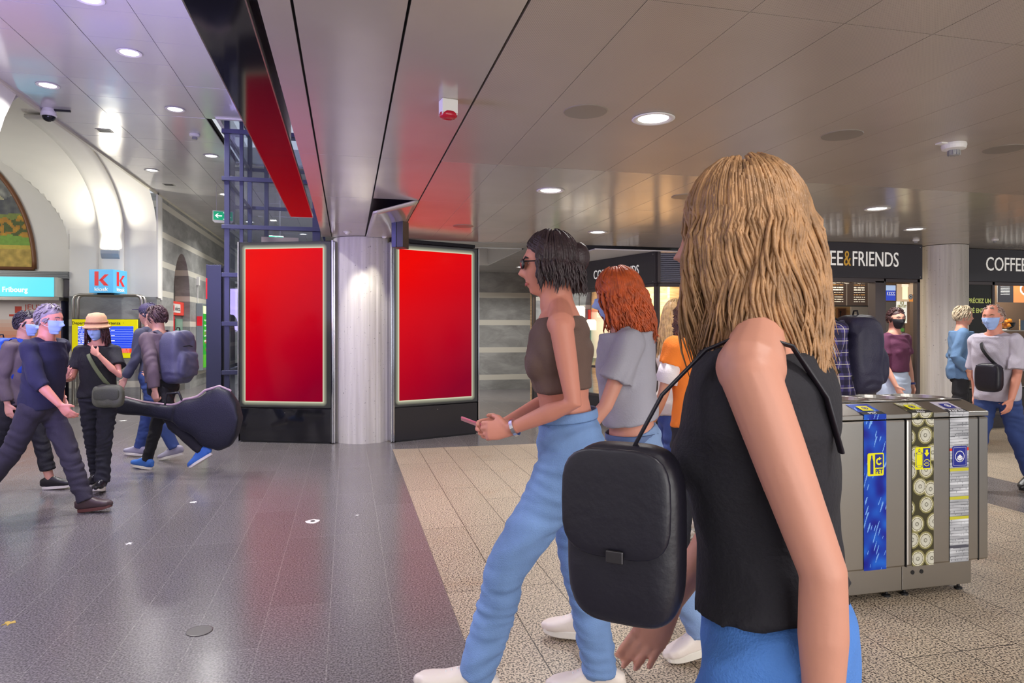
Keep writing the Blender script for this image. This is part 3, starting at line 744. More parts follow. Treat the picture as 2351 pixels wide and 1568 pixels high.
# exit signs
def exit_sign(p, rot, label, flip=False, chain=1.2):
    t = thing('exit_sign', label, 'exit sign', p, rot)
    b = MB(); b.box((-.19, -.035, 0), (.19, .035, .20)); b.prism([(-.19, 0), (.19, 0), (.15, -.035), (-.15, -.035)], 1, -.03, .03); b.build('housing', WHITE, t, bevel=.004)
    g = mat('exit_green', lin(20, 160, 110), .3, emit=lin(20, 160, 110), es=.6)
    b = MB(); b.box((-.175, -.038, .015), (.175, -.0345, .185)); b.build('green_face', g, t)
    b = MB(); y = -.0395
    b.poly([(-.15, .10), (-.10, .145), (-.08, .145), (-.11, .112), (-.02, .112), (-.02, .088), (-.11, .088), (-.08, .055), (-.10, .055)], y)
    b.poly([(.0, .03), (.055, .03), (.055, .17), (.0, .17), (.0, .155), (.04, .155), (.04, .045), (.0, .045)], y)
    b.disc((.10, y, .15), .013); b.poly([(.07, .125), (.11, .135), (.12, .09), (.15, .075), (.15, .065), (.115, .075), (.12, .06), (.135, .035), (.12, .03), (.10, .06), (.085, .04), (.07, .04), (.09, .075), (.09, .11), (.07, .105)], y)
    b.build('running_person_symbol', mat('sign_white', (.9, .9, .9), .4, emit=(1, 1, 1), es=.7), t)
    b = MB()
    for sx in (-.12, .12): b.tube([(sx, 0, .2), (sx, 0, .2 + chain)], .006, 6, rnd=False)
    b.build('hanging_rod', STEEL, t)
    return t
p = PT(512, 508, 13.6); exit_sign(p, radians(12), 'green exit sign with arrow hanging in the hall left of the lift shaft', chain=ZH - p.z - .2)
p = PT(630, 562, 15.2); exit_sign(p, radians(12), 'green exit sign with arrow and running figure seen through the glass lift shaft', chain=ZH - p.z - .2)

# ------------------------------------------------------------------ hall end bay: painting, shop sign, kiosk
def paint_fn():
    rr = random.Random(3)
    def fn(x, z):                                # x from the centre of the lunette, z from its foot
        n = noise.noise(Vector((x * 2.2, z * 2.2, 1))) ; n2 = noise.noise(Vector((x * 9, z * 9, 4)))
        if z > 1.78 + .3 * noise.noise(Vector((x * 3.1, 0, 7))) - .6 * (x - 1.45): c = (146, 178, 200)
        elif z > 1.33 + .18 * n: c = (128 + 60 * n2, 130 + 60 * n2, 126 + 50 * n2) if n2 + .5 * math.sin(x * 14 + z * 4) > -.3 else (176, 172, 140)
        elif z > 1.02 + .10 * n: c = (92 + 30 * n2, 94 + 30 * n2, 96 + 20 * n2)
        elif z > .92 + .12 * n2: c = (120, 134, 66)
        elif z > .58 + .06 * n: c = (168 + 50 * n2, 120 + 60 * n2, 40) if n2 > -.05 else (78, 92, 44)
        elif z > .42: c = (120, 160, 62)
        elif z > .36: c = (196, 176, 72)
        else: c = (186 + 40 * n2, 158 + 30 * n2, 76 + 20 * n2)
        if 1.08 < x < 1.32 and .93 < z < 1.04: c = (164, 84, 52)
        return lin(*[min(255, max(0, q)) for q in c])
    return fn
t = thing('landscape_painting', 'arched landscape painting of mountains, autumn trees and fields in a brown wooden frame', 'painting', (-8.3, YB + .25, 2.77))
pf = paint_fn(); W_, H_ = 1.98, 2.6
inside = lambda x, z: ((x - W_) / W_) ** 2 + (z / H_) ** 2 < .985
panel('canvas', 2 * W_, H_, 150, 96, lambda x, z: pf(x - W_, z * .92), mat('oil_canvas', attr='Col', rough=.6, var=(14, .12)), t, T3(-W_, -.01, .02), inside)
b = MB(); pts = [((W_ + .02) * cos(a), 0, (H_ + .02) * sin(a)) for a in [pi * k / 48 for k in range(49)]]
b.tube([(-W_ - .06, 0, 0)] + [(W_ + .02, 0, 0)], .04, 8, rnd=False); b.tube(pts, .045, 8, up=(0, 1, 0), rnd=False)
b.build('frame', mat('brown_frame', lin(126, 84, 56), .4), t, smooth=True)
# roller shutter box and shop sign
t = thing('shop_sign', 'light blue illuminated shop sign reading Fribourg above the kiosk posters', 'sign', (-6.6, YB - .1, 2.2))
b = MB(); b.box((-2.6, .03, .36), (1.03, .36, .50))
for k in range(4): b.box((-2.6, .015, .375 + k * .032), (1.03, .03, .392 + k * .032))
b.build('shutter_box', mat('grey_shutter', lin(120, 122, 124), .4, .4), t)
b = MB(); b.box((-2.6, -.2, -.03), (.92, .1, .36)); b.build('housing', mat('sign_side', lin(188, 186, 176), .4), t)
b = MB(); b.box((-2.6, -.215, -.03), (.86, -.199, .36)); b.build('lit_face', mat('cyan_sign', lin(90, 205, 235), .3, emit=lin(90, 205, 235), es=.85), t)
p0 = ONY(8, YB - .3) + 6.6
text('lettering', 'Fribourg', .10, mat('sign_letters', (.9, .9, .9), .4, emit=(1, 1, 1), es=1.1), t, (p0 - .02, -.217, .06), width=.44, align='LEFT', bold=.015)
b = MB(); b.box((-2.6, -.2, -.10), (.95, .3, -.035)); b.build('lower_rail', STEEL, t)
t = thing('kiosk_poster_wall', 'white and orange lottery poster panels under the blue shop sign', 'poster panel', (-6.6, YB - .05, 0))
def pf2(x, z):
    if z > 1.75: return lin(222, 212, 208)
    if z > 1.35: return lin(226, 150 + 60 * (z - 1.35) / .4, 120 + 80 * (z - 1.35) / .4)
    if x > 3.0: return lin(238, 140, 40)
    return lin(232, 120 + 20 * sin(x * 5), 60)
panel('poster', 3.5, 1.85, 30, 24, lambda x, z: pf2(x, z + .25), PRINT, t, T3(-2.6, -.01, .25))
b = MB(); b.box((-2.6, 0, 0), (.92, .3, 2.12)); b.build('backing_panel', DARKBLUE, t)
red = mat('red_print', lin(200, 60, 40), .4)
text('lettering', 'JEUX DE', .10, red, t, (ONY(60, YB) + 6.6, -.012, 1.92), width=.58, align='LEFT')
b = MB(); x0 = ONY(22, YB) + 6.6; b.box((x0 + .12, -.014, 1.85), (x0 + .24, -.011, 1.98)); b.box((x0 + .02, -.014, 1.78), (x0 + .22, -.011, 1.82)); b.build('red_logo', red, t)
b = MB(); x1 = ONY(137, YB) + 6.6; b.box((x1 - .3, -.03, .33), (x1 + .13, -.012, 1.0)); pp = b.build('poster_frame', WHITE, t)
def ph(x, z): return lin(70, 110, 200) if z > .32 + .12 * noise.noise(Vector((x * 6, z * 2, 0))) else lin(*[90 + 60 * noise.noise(Vector((x * 20, z * 20, 3)))] * 3)
panel('mountain_photo', .38, .6, 20, 30, ph, PRINT, pp, T3(x1 - .275, -.032, .365))
# wall light (gives its light upwards)
t = thing('wall_uplighter', 'grey curved wall light washing the white rib above the kiosk cube', 'wall light', (-4.775, YB - .04, 2.98))
b = MB(); b.prism([(0, .0), (0, .17), (-.13, .17), (-.125, .1), (-.09, .03), (-.05, .0)], 0, -.17, .17); b.build('shade', mat('lamp_grey', lin(176, 184, 196), .4, .3), t, bevel=.004)
b = MB(); b.box((-.2, -.012, -.02), (.2, 0, .19)); b.build('backplate', WHITE, t)
light('uplight', 'AREA', (-4.775, YB - .13, 3.17), 30, (1, .94, .78), .3, .1, to=(-4.775, YB - .5, 5), spread=170)
b = MB(); b.tube([(-5.03, YB - .05, 2.2), (-5.03, YB - .05, 3.1), (-4.96, YB - .05, 3.12)], .008, 8); tag(b.build('conduit', WHITE), 'thin white conduit rising to the wall light beside the rib', 'conduit')
# departure board in its tubular stand
dB = 13.6
def LB(u, v): return PT(u, v, dB)
base = LB(247, 925); base.z = 0
t = thing('departure_board_stand', 'rounded steel tube stand carrying the yellow departure board in the hall', 'board stand', base, -YAW * .2)
hw = .62; zt = 2.2
def frame_pts(y): return [(-hw, y, 0), (-hw, y, zt - .1), (-hw + .03, y, zt - .03), (-hw + .1, y, zt), (hw - .1, y, zt), (hw - .03, y, zt - .03), (hw, y, zt - .1), (hw, y, 0)]
for y in (0, .22):
    b = MB(); b.tube(frame_pts(y), .028, 12, up=(0, 1, 0), rnd=False); b.build('tube_frame', STEEL, t, smooth=True)
for x in (-hw, hw):
    b = MB(); b.box((x - .1, -.06, 0), (x + .1, .28, .02)); b.build('foot_plate', STEEL, t)
bt = thing('departure_board', 'yellow departure board with blue timetable reading Abfahrt Partenza behind the woman in the hat', 'departure board', base + Vector((0.0, -.10, .95)), -YAW * .2)
YEL = mat('departure_yellow', lin(225, 215, 0), .4, emit=lin(225, 215, 0), es=.25)
b = MB(); b.box((-.59, -.05, 0), (.59, .0, .76)); b.build('yellow_panel', YEL, bt, bevel=.004)
b = MB(); b.box((-.6, 0, -.01), (.6, .05, .77)); b.build('back_housing', ANTHRA, bt)
def tt(x, z):
    row = int(z / .034); f = (z / .034) % 1
    c = (24, 60, 205)
    if f > .82: c = (150, 170, 240)
    elif .25 < f < .7:
        if x < .36 and noise.noise(Vector((x * 60, row * 7.3, 0))) > -.1 and x < .2 + .15 * (noise.noise(Vector((row * 3.1, 2, 2))) + .5): c = (235, 238, 250)
        if .55 < x < .575: c = (235, 238, 250)
        if .59 < x < .66 and row in (4, 7, 10): c = (235, 238, 250)
    return lin(*c)
panel('timetable', 1.0, .44, 150, 78, tt, mat('screen_print', attr='Col', rough=.3, es=.7), bt, T3(-.48, -.053, .19))
b = MB(); b.box((-.48, -.054, .10), (.52, -.051, .185)); rd = b.build('red_notice', mat('red_notice', lin(235, 70, 40), .4, emit=lin(235, 70, 40), es=.5), bt)
for k in range(3): text('lettering', 'Bitte konsultieren Sie den aktuellen Fahrplan  Info', .012, LETTERW, rd, (.45, -.055, .165 - k * .026), width=.62 - .1 * k, align='RIGHT')
text('lettering', 'Departs  Abfahrt Partenza  ·', .055, BLACK, bt, (.35, -.052, .665), width=.93, align='RIGHT', bold=.012)
# kiosk cube on top
kc = thing('kiosk_cube_sign', 'light blue cube sign with a red k and the word kiosk', 'cube sign', base + Vector((0.0, .05, 2.235)), radians(-14))
SK = mat('kiosk_blue', lin(84, 176, 226), .25, emit=lin(84, 176, 226), es=.35); KR = mat('kiosk_red', lin(214, 32, 40), .3, emit=lin(214, 32, 40), es=.3)
b = MB(); b.box((-.24, -.24, 0), (.24, .24, .46)); b.build('cube', SK, kc, bevel=.006)
b = MB(); b.box((-.14, -.14, -.03), (.14, .14, 0)); b.build('foot', BLACK, kc)
def kface(rot):
    M = RZ(rot)
    b = MB(); y = -.243
    b.poly([(-.13, .14), (-.05, .14), (-.05, .42), (-.13, .42)], y, M); b.poly([(-.05, .24), (.07, .36), (.15, .36), (.02, .24)], y, M); b.poly([(-.04, .25), (.02, .28), (.15, .14), (.06, .14)], y, M)
    b.build('letter_k', KR, kc)
    text('lettering', 'kiosk', .07, LETTERW, kc, None, width=.27, bold=.02, M=M @ T3(0, -.243, .035) @ RX(pi / 2))
kface(0); kface(pi / 2)

# ------------------------------------------------------------------ vending machine in the arch, advertising lightbox
t = thing('vending_machine', 'vending machine with a red header reading selecta standing in the first stone arch', 'vending machine', (XW - .2, 18.05, 0), pi / 2)
# local x runs along the wall (+Y world), local -y faces the hall
b = MB(); b.box((-.84, -.02, 0), (.84, .15, 1.86)); b.build('cabinet', mat('vending_grey', lin(120, 120, 122), .4, .3), t, bevel=.01)
b = MB(); b.box((-.85, -.06, 1.87), (.85, .1, 2.2)); hd = b.build('header', mat('selecta_red', lin(212, 64, 52), .4, emit=lin(212, 64, 52), es=.25), t)
b = MB(); b.box((-.36, -.067, 1.93), (.44, -.061, 2.14)); lp = b.build('logo_plate', WHITE, hd)
text('lettering', 'selecta', .10, mat('logo_grey', lin(90, 88, 90), .5), lp, (.14, -.069, 1.98), width=.5)
b = MB(); b.disc((-.22, -.069, 2.035), .05, ry=.09); b.build('red_mark', KR, lp)
def vend(x, z):
    if z > .88: return lin(200, 120, 60) if int(x * 12) % 2 else lin(40, 40, 44)
    if (z * 6) % 1 < .15: return lin(190, 200, 206)
    n = noise.noise(Vector((x * 30, int(z * 6) * 5, 0)))
    return lin(120 + 100 * n, 150 + 60 * n, 185 + 50 * n) if n > -.15 else lin(30, 36, 46)
panel('product_window', .55, 1.0, 36, 60, vend, LIT, t, T3(-.78, -.025, .82))
b = MB(); b.box((-.17, -.05, .05), (-.08, -.0, 1.84)); b.build('payment_strip', KR, t)
b = MB(); b.box((.05, -.05, .3), (.75, -.03, 1.78)); gd = b.build('glass_door', mat('green_glass', lin(120, 160, 140), .1), t)
b = MB(); b.tube([(.1, -.09, .9), (.1, -.09, 1.3)], .015, 8); b.build('door_handle', STEEL, gd)
b = MB(); b.box((-.84, -.08, 0), (.84, -.02, .14)); b.build('plinth', STEEL, t)

t = thing('advertising_lightbox', 'green advertising poster in a grey frame on the striped stone wall', 'lightbox', (XW + .0, 20.35, .42), pi / 2)
b = MB(); b.box((-.72, -.16, 0), (.72, 0, 1.8)); b.build('frame', mat('lightbox_frame', lin(150, 158, 160), .35, .3), t, bevel=.01)
def gp(x, z):
    n = noise.noise(Vector((x * 8, z * 8, 0)))
    wv = .82 + .12 * sin(z * 5.5)
    if abs(x - wv) < .02 or abs(x - wv + .12) < .012: return lin(236, 232, 216)
    if z > 1.45: return lin(214, 226, 170)
    if .35 < z < 1.0 and .15 < x < .75 and n > .12: return lin(120 + 80 * n, 90, 60)
    if z < .35: return lin(70 + 30 * n, 150, 40)
    return lin(40 + 20 * n, 140 + 30 * n, 40)
panel('poster', 1.3, 1.66, 60, 80, gp, LIT, t, T3(-.65, -.165, .07))
for k in range(5): text('lettering', 'La prairie verte', .05, LETTERW, t, (-.55, -.168, 1.33 - .14 * k), width=.7 - .08 * k, align='LEFT')
b = MB(); b.box((-.735, -.15, 1.2), (-.72, -.02, 1.45)); o = b.build('red_tab', KR, t)
t = thing('wall_sensor', 'small white box with a conduit on the stone wall above the green poster', 'sensor', (XW, 19.75, 2.25))
b = MB(); b.box((0, -.06, .45), (.06, .08, .68)); b.build('housing', WHITE, t); b = MB(); b.tube([(.015, 0, 0), (.015, 0, .45)], .012, 8); b.build('conduit', WHITE, t)

# ------------------------------------------------------------------ coffee shops
SIGN = mat('sign_band', lin(58, 54, 58), .3); GOLD = mat('gold_letter', lin(196, 150, 60), .4, emit=lin(196, 150, 60), es=.3)
FRM = mat('brown_grey_frame', lin(84, 76, 76), .35, .3)
def fascia(P1, P2, label, letters, extra=0):
    w = (Vector(P2) - Vector(P1)).length; rot = atan2(P2[1] - P1[1], P2[0] - P1[0])
    t = thing('shop_fascia', label, 'shop sign', (P1[0], P1[1], 2.24), rot)
    b = MB(); b.box((0, 0, 0), (w, .12, ZC - 2.24 - .002)); b.build('board', SIGN, t, bevel=.004)
    for (x0, wd, txt) in letters:
        if txt == 'full':
            h = wd * .121
            a = text('lettering', 'COFFEE', h, LETTERW, t, (x0, -.003, .17), width=wd * .455, align='LEFT', thick=.006)
            text('ampersand', '&', h, GOLD, t, (x0 + wd * .468, -.003, .17), width=wd * .068, align='LEFT', thick=.006)
            text('lettering', 'FRIENDS', h, LETTERW, t, (x0 + wd * .548, -.003, .17), width=wd * .452, align='LEFT', thick=.006)
    b = MB()
    for x in (.04, w - .04):
        for z in (.03, ZC - 2.24 - .04): b.disc((x, -.002, z), .008, 10)
    b.build('screws', STEEL, t)
    return t
def window_unit(name, P1, P2, z0, z1, mull, kick=0, label=None, sashes=None):
    w = (Vector(P2) - Vector(P1)).length; rot = atan2(P2[1] - P1[1], P2[0] - P1[0])
    t = thing(name, label, 'shop window', (P1[0], P1[1], z0), rot); h = z1 - z0
    b = MB(); b.box((0, .02, h - .05), (w, .1, h)); b.box((0, .02, kick), (w, .1, kick + .05)); b.box((0, .02, 0), (.05, .1, h)); b.box((w - .05, .02, 0), (w, .1, h)); b.build('frame', FRM, t, bevel=.004)
    for x in mull:
        b = MB(); b.box((x - .025, .02, kick), (x + .025, .1, h)); b.build('mullion', FRM, t, bevel=.004)
    if sashes:
        for z in sashes: b = MB(); b.box((.04, .03, z - .02), (w - .04, .09, z + .02)); b.build('cross_bar', FRM, t)
    b = MB(); b.quad((.02, .06, kick), (w - .02, .06, kick), (w - .02, .06, h), (.02, .06, h)); b.build('glass', GLASS, t)
    if kick > .02: b = MB(); b.box((.0, .03, 0), (w, .09, kick)); b.build('kick_panel', SIGN, t)
    return t, w
# angled shop front
P1 = (3.70, 13.70); P2 = (4.70, 9.92)
L_ = sqrt(1 + 3.78 ** 2)
def along(u):    # distance from P1 of picture column u on the angled front
    k = (u - CX) / F; dx, dy = (P2[0] - P1[0]) / L_, (P2[1] - P1[1]) / L_
    return (k * (P1[0] * S_ + P1[1] * C_) - (P1[0] * C_ - P1[1] * S_)) / ((dx * C_ - dy * S_) - k * (dx * S_ + dy * C_))
a0, a1 = along(1363), along(1466)
fascia(P1, P2, 'dark sign board reading COFFEE & FRIENDS on the angled shop front left of the louvres', [(a0, a1 - a0, 'full'), (along(1251), a1 - a0, 'full') if along(1251) + a1 - a0 < a0 else (.12, .9, 'full')])
window_unit('shop_window', P1, P2, 0, 2.24, [along(1284), along(1400)], .32, 'brown framed shop window of the angled coffee shop front', sashes=[.85])
# louvre bay
P3 = (5.72, 9.84)
t, w = window_unit('shop_window', (P2[0] + .05, P2[1]), P3, 0, 2.24, [.5], .5, 'two-light shop window below the grey louvres')
lv = thing('louvre_panel', 'grey slatted louvre panels above the two-light shop window', 'louvre', (P2[0] + .05, P2[1] - .0, 2.242), atan2(P3[1] - P2[1], P3[0] - P2[0]))
for (x0, x1) in ((.05, .475), (.525, .97)):
    b = MB()
    for k in range(15): z = .02 + k * .031; b.prism([(.0, z), (.035, z + .022), (.035, z + .026), (.0, z + .006)], 0, x0, x1)
    b.box((x0, .04, .0), (x1, .05, .49)); b.build('slats', mat('louvre_grey', lin(150, 150, 160), .4, .3), lv)
b = MB(); b.box((0, 0, 0), (.05, .1, .49)); b.box((.475, -.01, 0), (.525, .1, .49)); b.box((.97, 0, 0), (1.02, .1, .49)); b.box((0, 0, -.0), (1.02, .1, .02)); b.build('frame', FRM, lv)
# counter front (parallel to the picture)
Y3 = 8.24
x3 = 5.9; xe = ONY(2118, Y3)
s0, s1 = ONY(1765, Y3), ONY(2060, Y3)
q0, q1 = ONY(1955, Y3), ONY(2060, Y3); full = (q1 - q0) / .452
fascia((x3, Y3), (xe, Y3), 'dark sign board reading COFFEE & FRIENDS above the counter, right of the nearest woman', [(q1 - full - x3, full, 'full')])
xm1, xm2 = ONY(2010, Y3), ONY(2030, Y3)
window_unit('shop_window', (xm2, Y3), (xe - .02, Y3), 0, 2.24, [], .2, 'narrow glass shop door with posters left of the right-hand column')
b = MB(); b.box((xm1, Y3 + .0, 0), (xm2 + .01, Y3 + .14, 2.2)); b.box((x3, Y3, 2.18), (xm2, Y3 + .14, 2.238)); tag(b.build('opening_frame', FRM), 'brown grey frame round the open coffee counter', 'frame')
# right-hand shop front
Y4 = 8.42; x4 = 8.75; x5 = 11.5
q0, q1 = ONY(2262, Y4), ONY(2351, Y4)
fascia((x4, Y4), (x5, Y4), 'dark sign board whose word COFFEE is cut by the right edge of the photo', [(q0 - x4, full, 'full')])
xa = ONY(2284, Y4)
window_unit('shop_window', (x4, Y4), (x5, Y4), 0, 2.24, [xa - x4], .2, 'shop window with glasses and oranges behind the two men at the right edge')
t = thing('window_poster', 'black window poster with pale yellow slab lettering behind the man in the blue jacket', 'poster', (x4, Y4 + .03, 1.2))
b = MB(); b.box((.05, 0, 0), (xa - x4 - .03, .012, .99)); b.build('sheet', mat('poster_black', lin(38, 38, 36), .5), t)
PY = mat('pale_yellow_print', lin(214, 222, 130), .5, emit=lin(214, 222, 130), es=.25)
for k, s in enumerate(('APPRÉCIEZ UN', 'CAFÉ ENTRE')): text('lettering', s, .085, PY, t, (ONY(2279 - 5 * k, Y4) - x4, -.003, .715 - .15 * k), width=.52 if k == 0 else .46, align='RIGHT', bold=.02)

# interiors: plywood rooms
b = MB(); b.box((3.8, 14.0, 0), (9.5, 14.1, 2.8)); b.prism([(5.55, 14), (5.65, 14), (6.85, 10.05), (6.75, 10.05)], 2, 0, 2.8); struct(b.build('wall_shop_left', PLY))
b = MB(); b.box((6.2, 9.95, 0), (6.8, 10.05, 2.8)); struct(b.build('wall_shop_divider', PLASTER))
b = MB(); b.box((x3 - .05, Y3 + .1, 0), (x3 + .05, 9.04, 2.73)); struct(b.build('wall_counter_left', PLASTER))
b = MB(); b.box((5.8, 11.6, 0), (13, 11.7, 2.8)); struct(b.build('wall_counter_back', PLY))
b = MB(); b.box((9.2, 9.6, 0), (13, 9.7, 2.8)); struct(b.build('wall_bar_back', mat('bar_back_wall', lin(120, 96, 76), .6)))
b = MB(); b.box((3.7, 9.92, 2.742), (13, 14.1, 2.76)); b.box((5.7, 8.3, 2.742), (13, 9.92, 2.76)); struct(b.build('ceiling_shop', WHITE))
# pendant lamps in the left shop
def pendant(x, y, z, label, grp):
    t = thing('pendant_lamp', label, 'pendant lamp', (x, y, z), group=grp)
    b = MB(); b.lathe([(.0, .2), (.07, .2), (.1, .17), (.1, .0), (.09, 0), (.09, .16), (.0, .18)], n=28); b.build('shade', mat('lamp_shade_white', (.9, .88, .8), .5, emit=(1, .9, .7), es=1.6), t, smooth=True)
    b = MB(); b.tube([(0, 0, .2), (0, 0, 2.74 - z)], .006, 6, rnd=False); b.build('cable', BLACK, t)
    return t
pp = PT(1298, 760, 12.6); pendant(pp.x, pp.y, 1.5, 'white cylindrical pendant lamp behind the angled shop window', 'pendant lamps in the coffee shop')
pp = PT(1330, 742, 11.9); pendant(pp.x, pp.y, 1.72, 'small white pendant lamp deeper in the angled shop', 'pendant lamps in the coffee shop')
t = thing('wall_panel', 'white backlit wall panel inside the shop behind the blonde woman', 'wall panel', (6.1, 13.9, .9)); 
b = MB(); b.box((-1.0, 0, 0), (.62, .08, 1.0)); b.build('board', WHITE, t); b = MB(); b.box((-1.02, -.02, 1.0), (.64, .08, 1.03)); b.build('top_edge', STEEL, t)
# counter shop interior
YC = 11.55
def onC(u): return ONY(u, YC)
t = thing('white_wall_board', 'plain white panel on the plywood wall behind the counter', 'panel', (onC(1910), YC, ZAT(770, DEP(onC(1910), YC))))
b = MB(); b.box((-.9, 0, -.9), (.0, .04, .95)); b.build('board', WHITE, t)
t = thing('white_wall_board', 'white splash panel at the right of the plywood wall behind the counter', 'panel', (onC(1955), YC, 1.45))
b = MB(); b.box((0, 0, -.35), (1.2, .04, .62)); b.build('board', WHITE, t)
t = thing('framed_picture', 'small brown framed picture of a coffee handle on the plywood wall', 'picture', (onC(1919), YC - .02, 1.62))
b = MB(); b.box((0, -.02, 0), (.21, .02, .32)); b.build('frame', mat('wood_frame', lin(150, 112, 80), .5), t); b = MB(); b.box((.02, -.024, .02), (.19, -.019, .3)); b.build('print', mat('brown_print', lin(96, 62, 46), .5), t)
b = MB(); b.disc((.07, -.026, .24), .022, 16); b.poly([(.06, .22), (.08, .22), (.078, .08), (.062, .08)], -.026); b.build('coffee_handle_image', BLACK, t)
t = thing('menu_board', 'dark menu board with pale price lines hanging at the right inside the counter', 'menu board', (onC(1915) - .25, 10.2, 1.93), radians(-3))
def menu(x, z):
    if abs((x % .42) - .4) < .006: return lin(110, 100, 90)
    f = (z * 24) % 1; r = int(z * 24)
    if .3 < f < .62 and .12 < (x % .42) < .33 and noise.noise(Vector((x * 50, r, 2))) > -.15 and .06 < z < .62: return lin(226, 216, 196) if r % 4 else lin(210, 150, 80)
    return lin(52, 40, 34)
xm = ONY(1895, 10.2); t.location.x = xm
panel('board_face', 1.15, .66, 150, 66, menu, LIT, t, T3(0, -.02, 0)); b = MB(); b.box((-.02, -.015, -.02), (1.17, .04, .68)); b.build('frame', ANTHRA, t)
t2 = thing('ceiling_track_spots', 'row of white track spotlights above the counter opening', 'track lights', (ONY(1900, 9.6), 9.6, 2.3))
b = MB(); b.box((-.3, -.02, .1), (1.1, .02, .14)); b.build('track', WHITE, t2)
for k in range(5):
    x = -.1 + k * .24; a = (-.5, .1, .0, .3, -.2)[k]
    M = T3(x, 0, .04) @ RY(a) @ RX(.5)
    b = MB(); b.lathe([(.045, -.07), (.05, .03), (.03, .06), (0, .06)], M=M, n=20); sp = b.build('spot_head', WHITE, t2, smooth=False)
    b = MB(); b.lathe([(.042, -.071), (.0, -.071)], M=M, n=20); b.build('lens', LAMP if k < 2 else mat('lens_dim', (.7, .7, .7), .3), sp)
    b = MB(); b.tube([(x, 0, .05), (x, 0, .12)], .008, 6, rnd=False); b.build('bracket', WHITE, sp)
# counter inside, posters in the narrow door
t = thing('coffee_counter', 'dark brown coffee counter inside the opening', 'counter', (7.5, 9.1, 0))
b = MB(); b.box((-1.1, 0, 0), (.95, .6, 1.0)); b.build('body', mat('dark_wood', lin(74, 52, 42), .4, var=(3, .2, (1, 1, 6))), t); b = MB(); b.box((-1.12, -.05, 1.0), (.97, .65, 1.04)); b.build('worktop', mat('counter_top', lin(120, 100, 86), .3), t)
t = thing('glass_vitrine', 'small glass display case standing on the coffee counter', 'display case', (7.5, 9.2, 1.041))
b = MB(); b.box((0, 0, 0), (.5, .35, .02)); b.build('tray', STEEL, t); b = MB(); b.box((0, 0, .02), (.5, .35, .2)); b.build('glass_cover', GLASS, t)
def door_print(name, label, u0, u1, v0, v1, fn, nx, ny, Yp=Y3 + .045):
    xa_, xb_ = ONY(u0, Yp), ONY(u1, Yp); d = DEP(xa_, Yp); z1, z0 = ZAT(v0, d), ZAT(v1, d)
    t = thing(name, label, 'poster', (xa_, Yp, z0))
    w_, h_ = xb_ - xa_, z1 - z0
    b = MB(); b.box((0, 0, 0), (w_, .006, h_)); b.build('sheet', WHITE, t)
    panel('print_face', w_, h_, nx, ny, lambda x, z: fn(x / w_, z / h_), LIT, t, T3(0, -.002, 0)); return t, w_, h_
def f1(x, z): return lin(40, 60, 160) if z < .7 else lin(150, 170, 200)
t, w_, h_ = door_print('window_poster', 'blue window poster with mirrored digits in the narrow glass door', 2033, 2056, 655, 690, f1, 12, 12)
text('lettering', '2223', .05, LETTERW, t, None, width=w_ * .8, M=T3(w_ / 2, -.006, h_ * .35) @ RX(pi / 2) @ Matrix.Scale(-1, 4, (1, 0, 0)))
def f2(x, z):
    c = (176, 150, 120)
    if .35 < x < .68 and .12 < z < .85: c = (252, 240, 190)
    if .3 < x < .72 and z > .82: c = (240, 220, 190)
    if x > .75 and z < .4: c = (190, 120, 50)
    return lin(*c)
door_print('window_poster', 'window poster of a tall iced coffee glass in the narrow glass door', 2059, 2096, 652, 692, f2, 24, 24)
t, w_, h_ = door_print('window_poster', 'pale window poster with wifi waves in the narrow glass door', 2058, 2082, 692, 742, lambda x, z: lin(206, 204, 190), 4, 4)
OL = mat('olive_print', lin(150, 140, 40), .5)
text('lettering', 'ICI', .045, OL, t, (w_ / 2, -.006, h_ * .86), width=.06, bold=.02); text('lettering', 'GRATUIT', .04, OL, t, (w_ / 2, -.006, h_ * .72), width=w_ * .85, bold=.02)
b = MB()
for r in (.02, .042, .064): 
    pts = [(w_ / 2 + r * sin(a), -.006, h_ * .34 + r * cos(a)) for a in [radians(-50 + 10 * k) for k in range(11)]]; b.tube(pts, .005, 6)
b.disc((w_ / 2, -.008, h_ * .27), .012, 14); b.build('wifi_symbol', mat('print_grey_blue', lin(90, 120, 150), .5), t)
text('lettering', 'FREE WIFI', .025, OL, t, (w_ / 2, -.006, h_ * .12), width=w_ * .7, bold=.02)
b = MB(); b.box((0, 0, 0), (.12, .01, .05)); o = b.build('open_sticker', mat('green_sticker', lin(90, 150, 60), .5)); o.location = (ONY(2060, Y3 + .04), Y3 + .04, 1.48); tag(o, 'small green sticker on the glass door below the wifi poster', 'sticker')
t = thing('round_sticker', 'round black and white sticker on the narrow glass door', 'sticker', (ONY(2091, Y3 + .04), Y3 + .04, 1.985))
b = MB(); b.disc((0, 0, 0), .04, 24); b.build('disc', WHITE, t); b = MB(); b.disc((0, -.002, 0), .036, 24, hole=.8); b.poly([(-.02, -.02), (0, .025), (.02, -.02), (0, -.005)], -.002); b.build('emblem', BLACK, t)
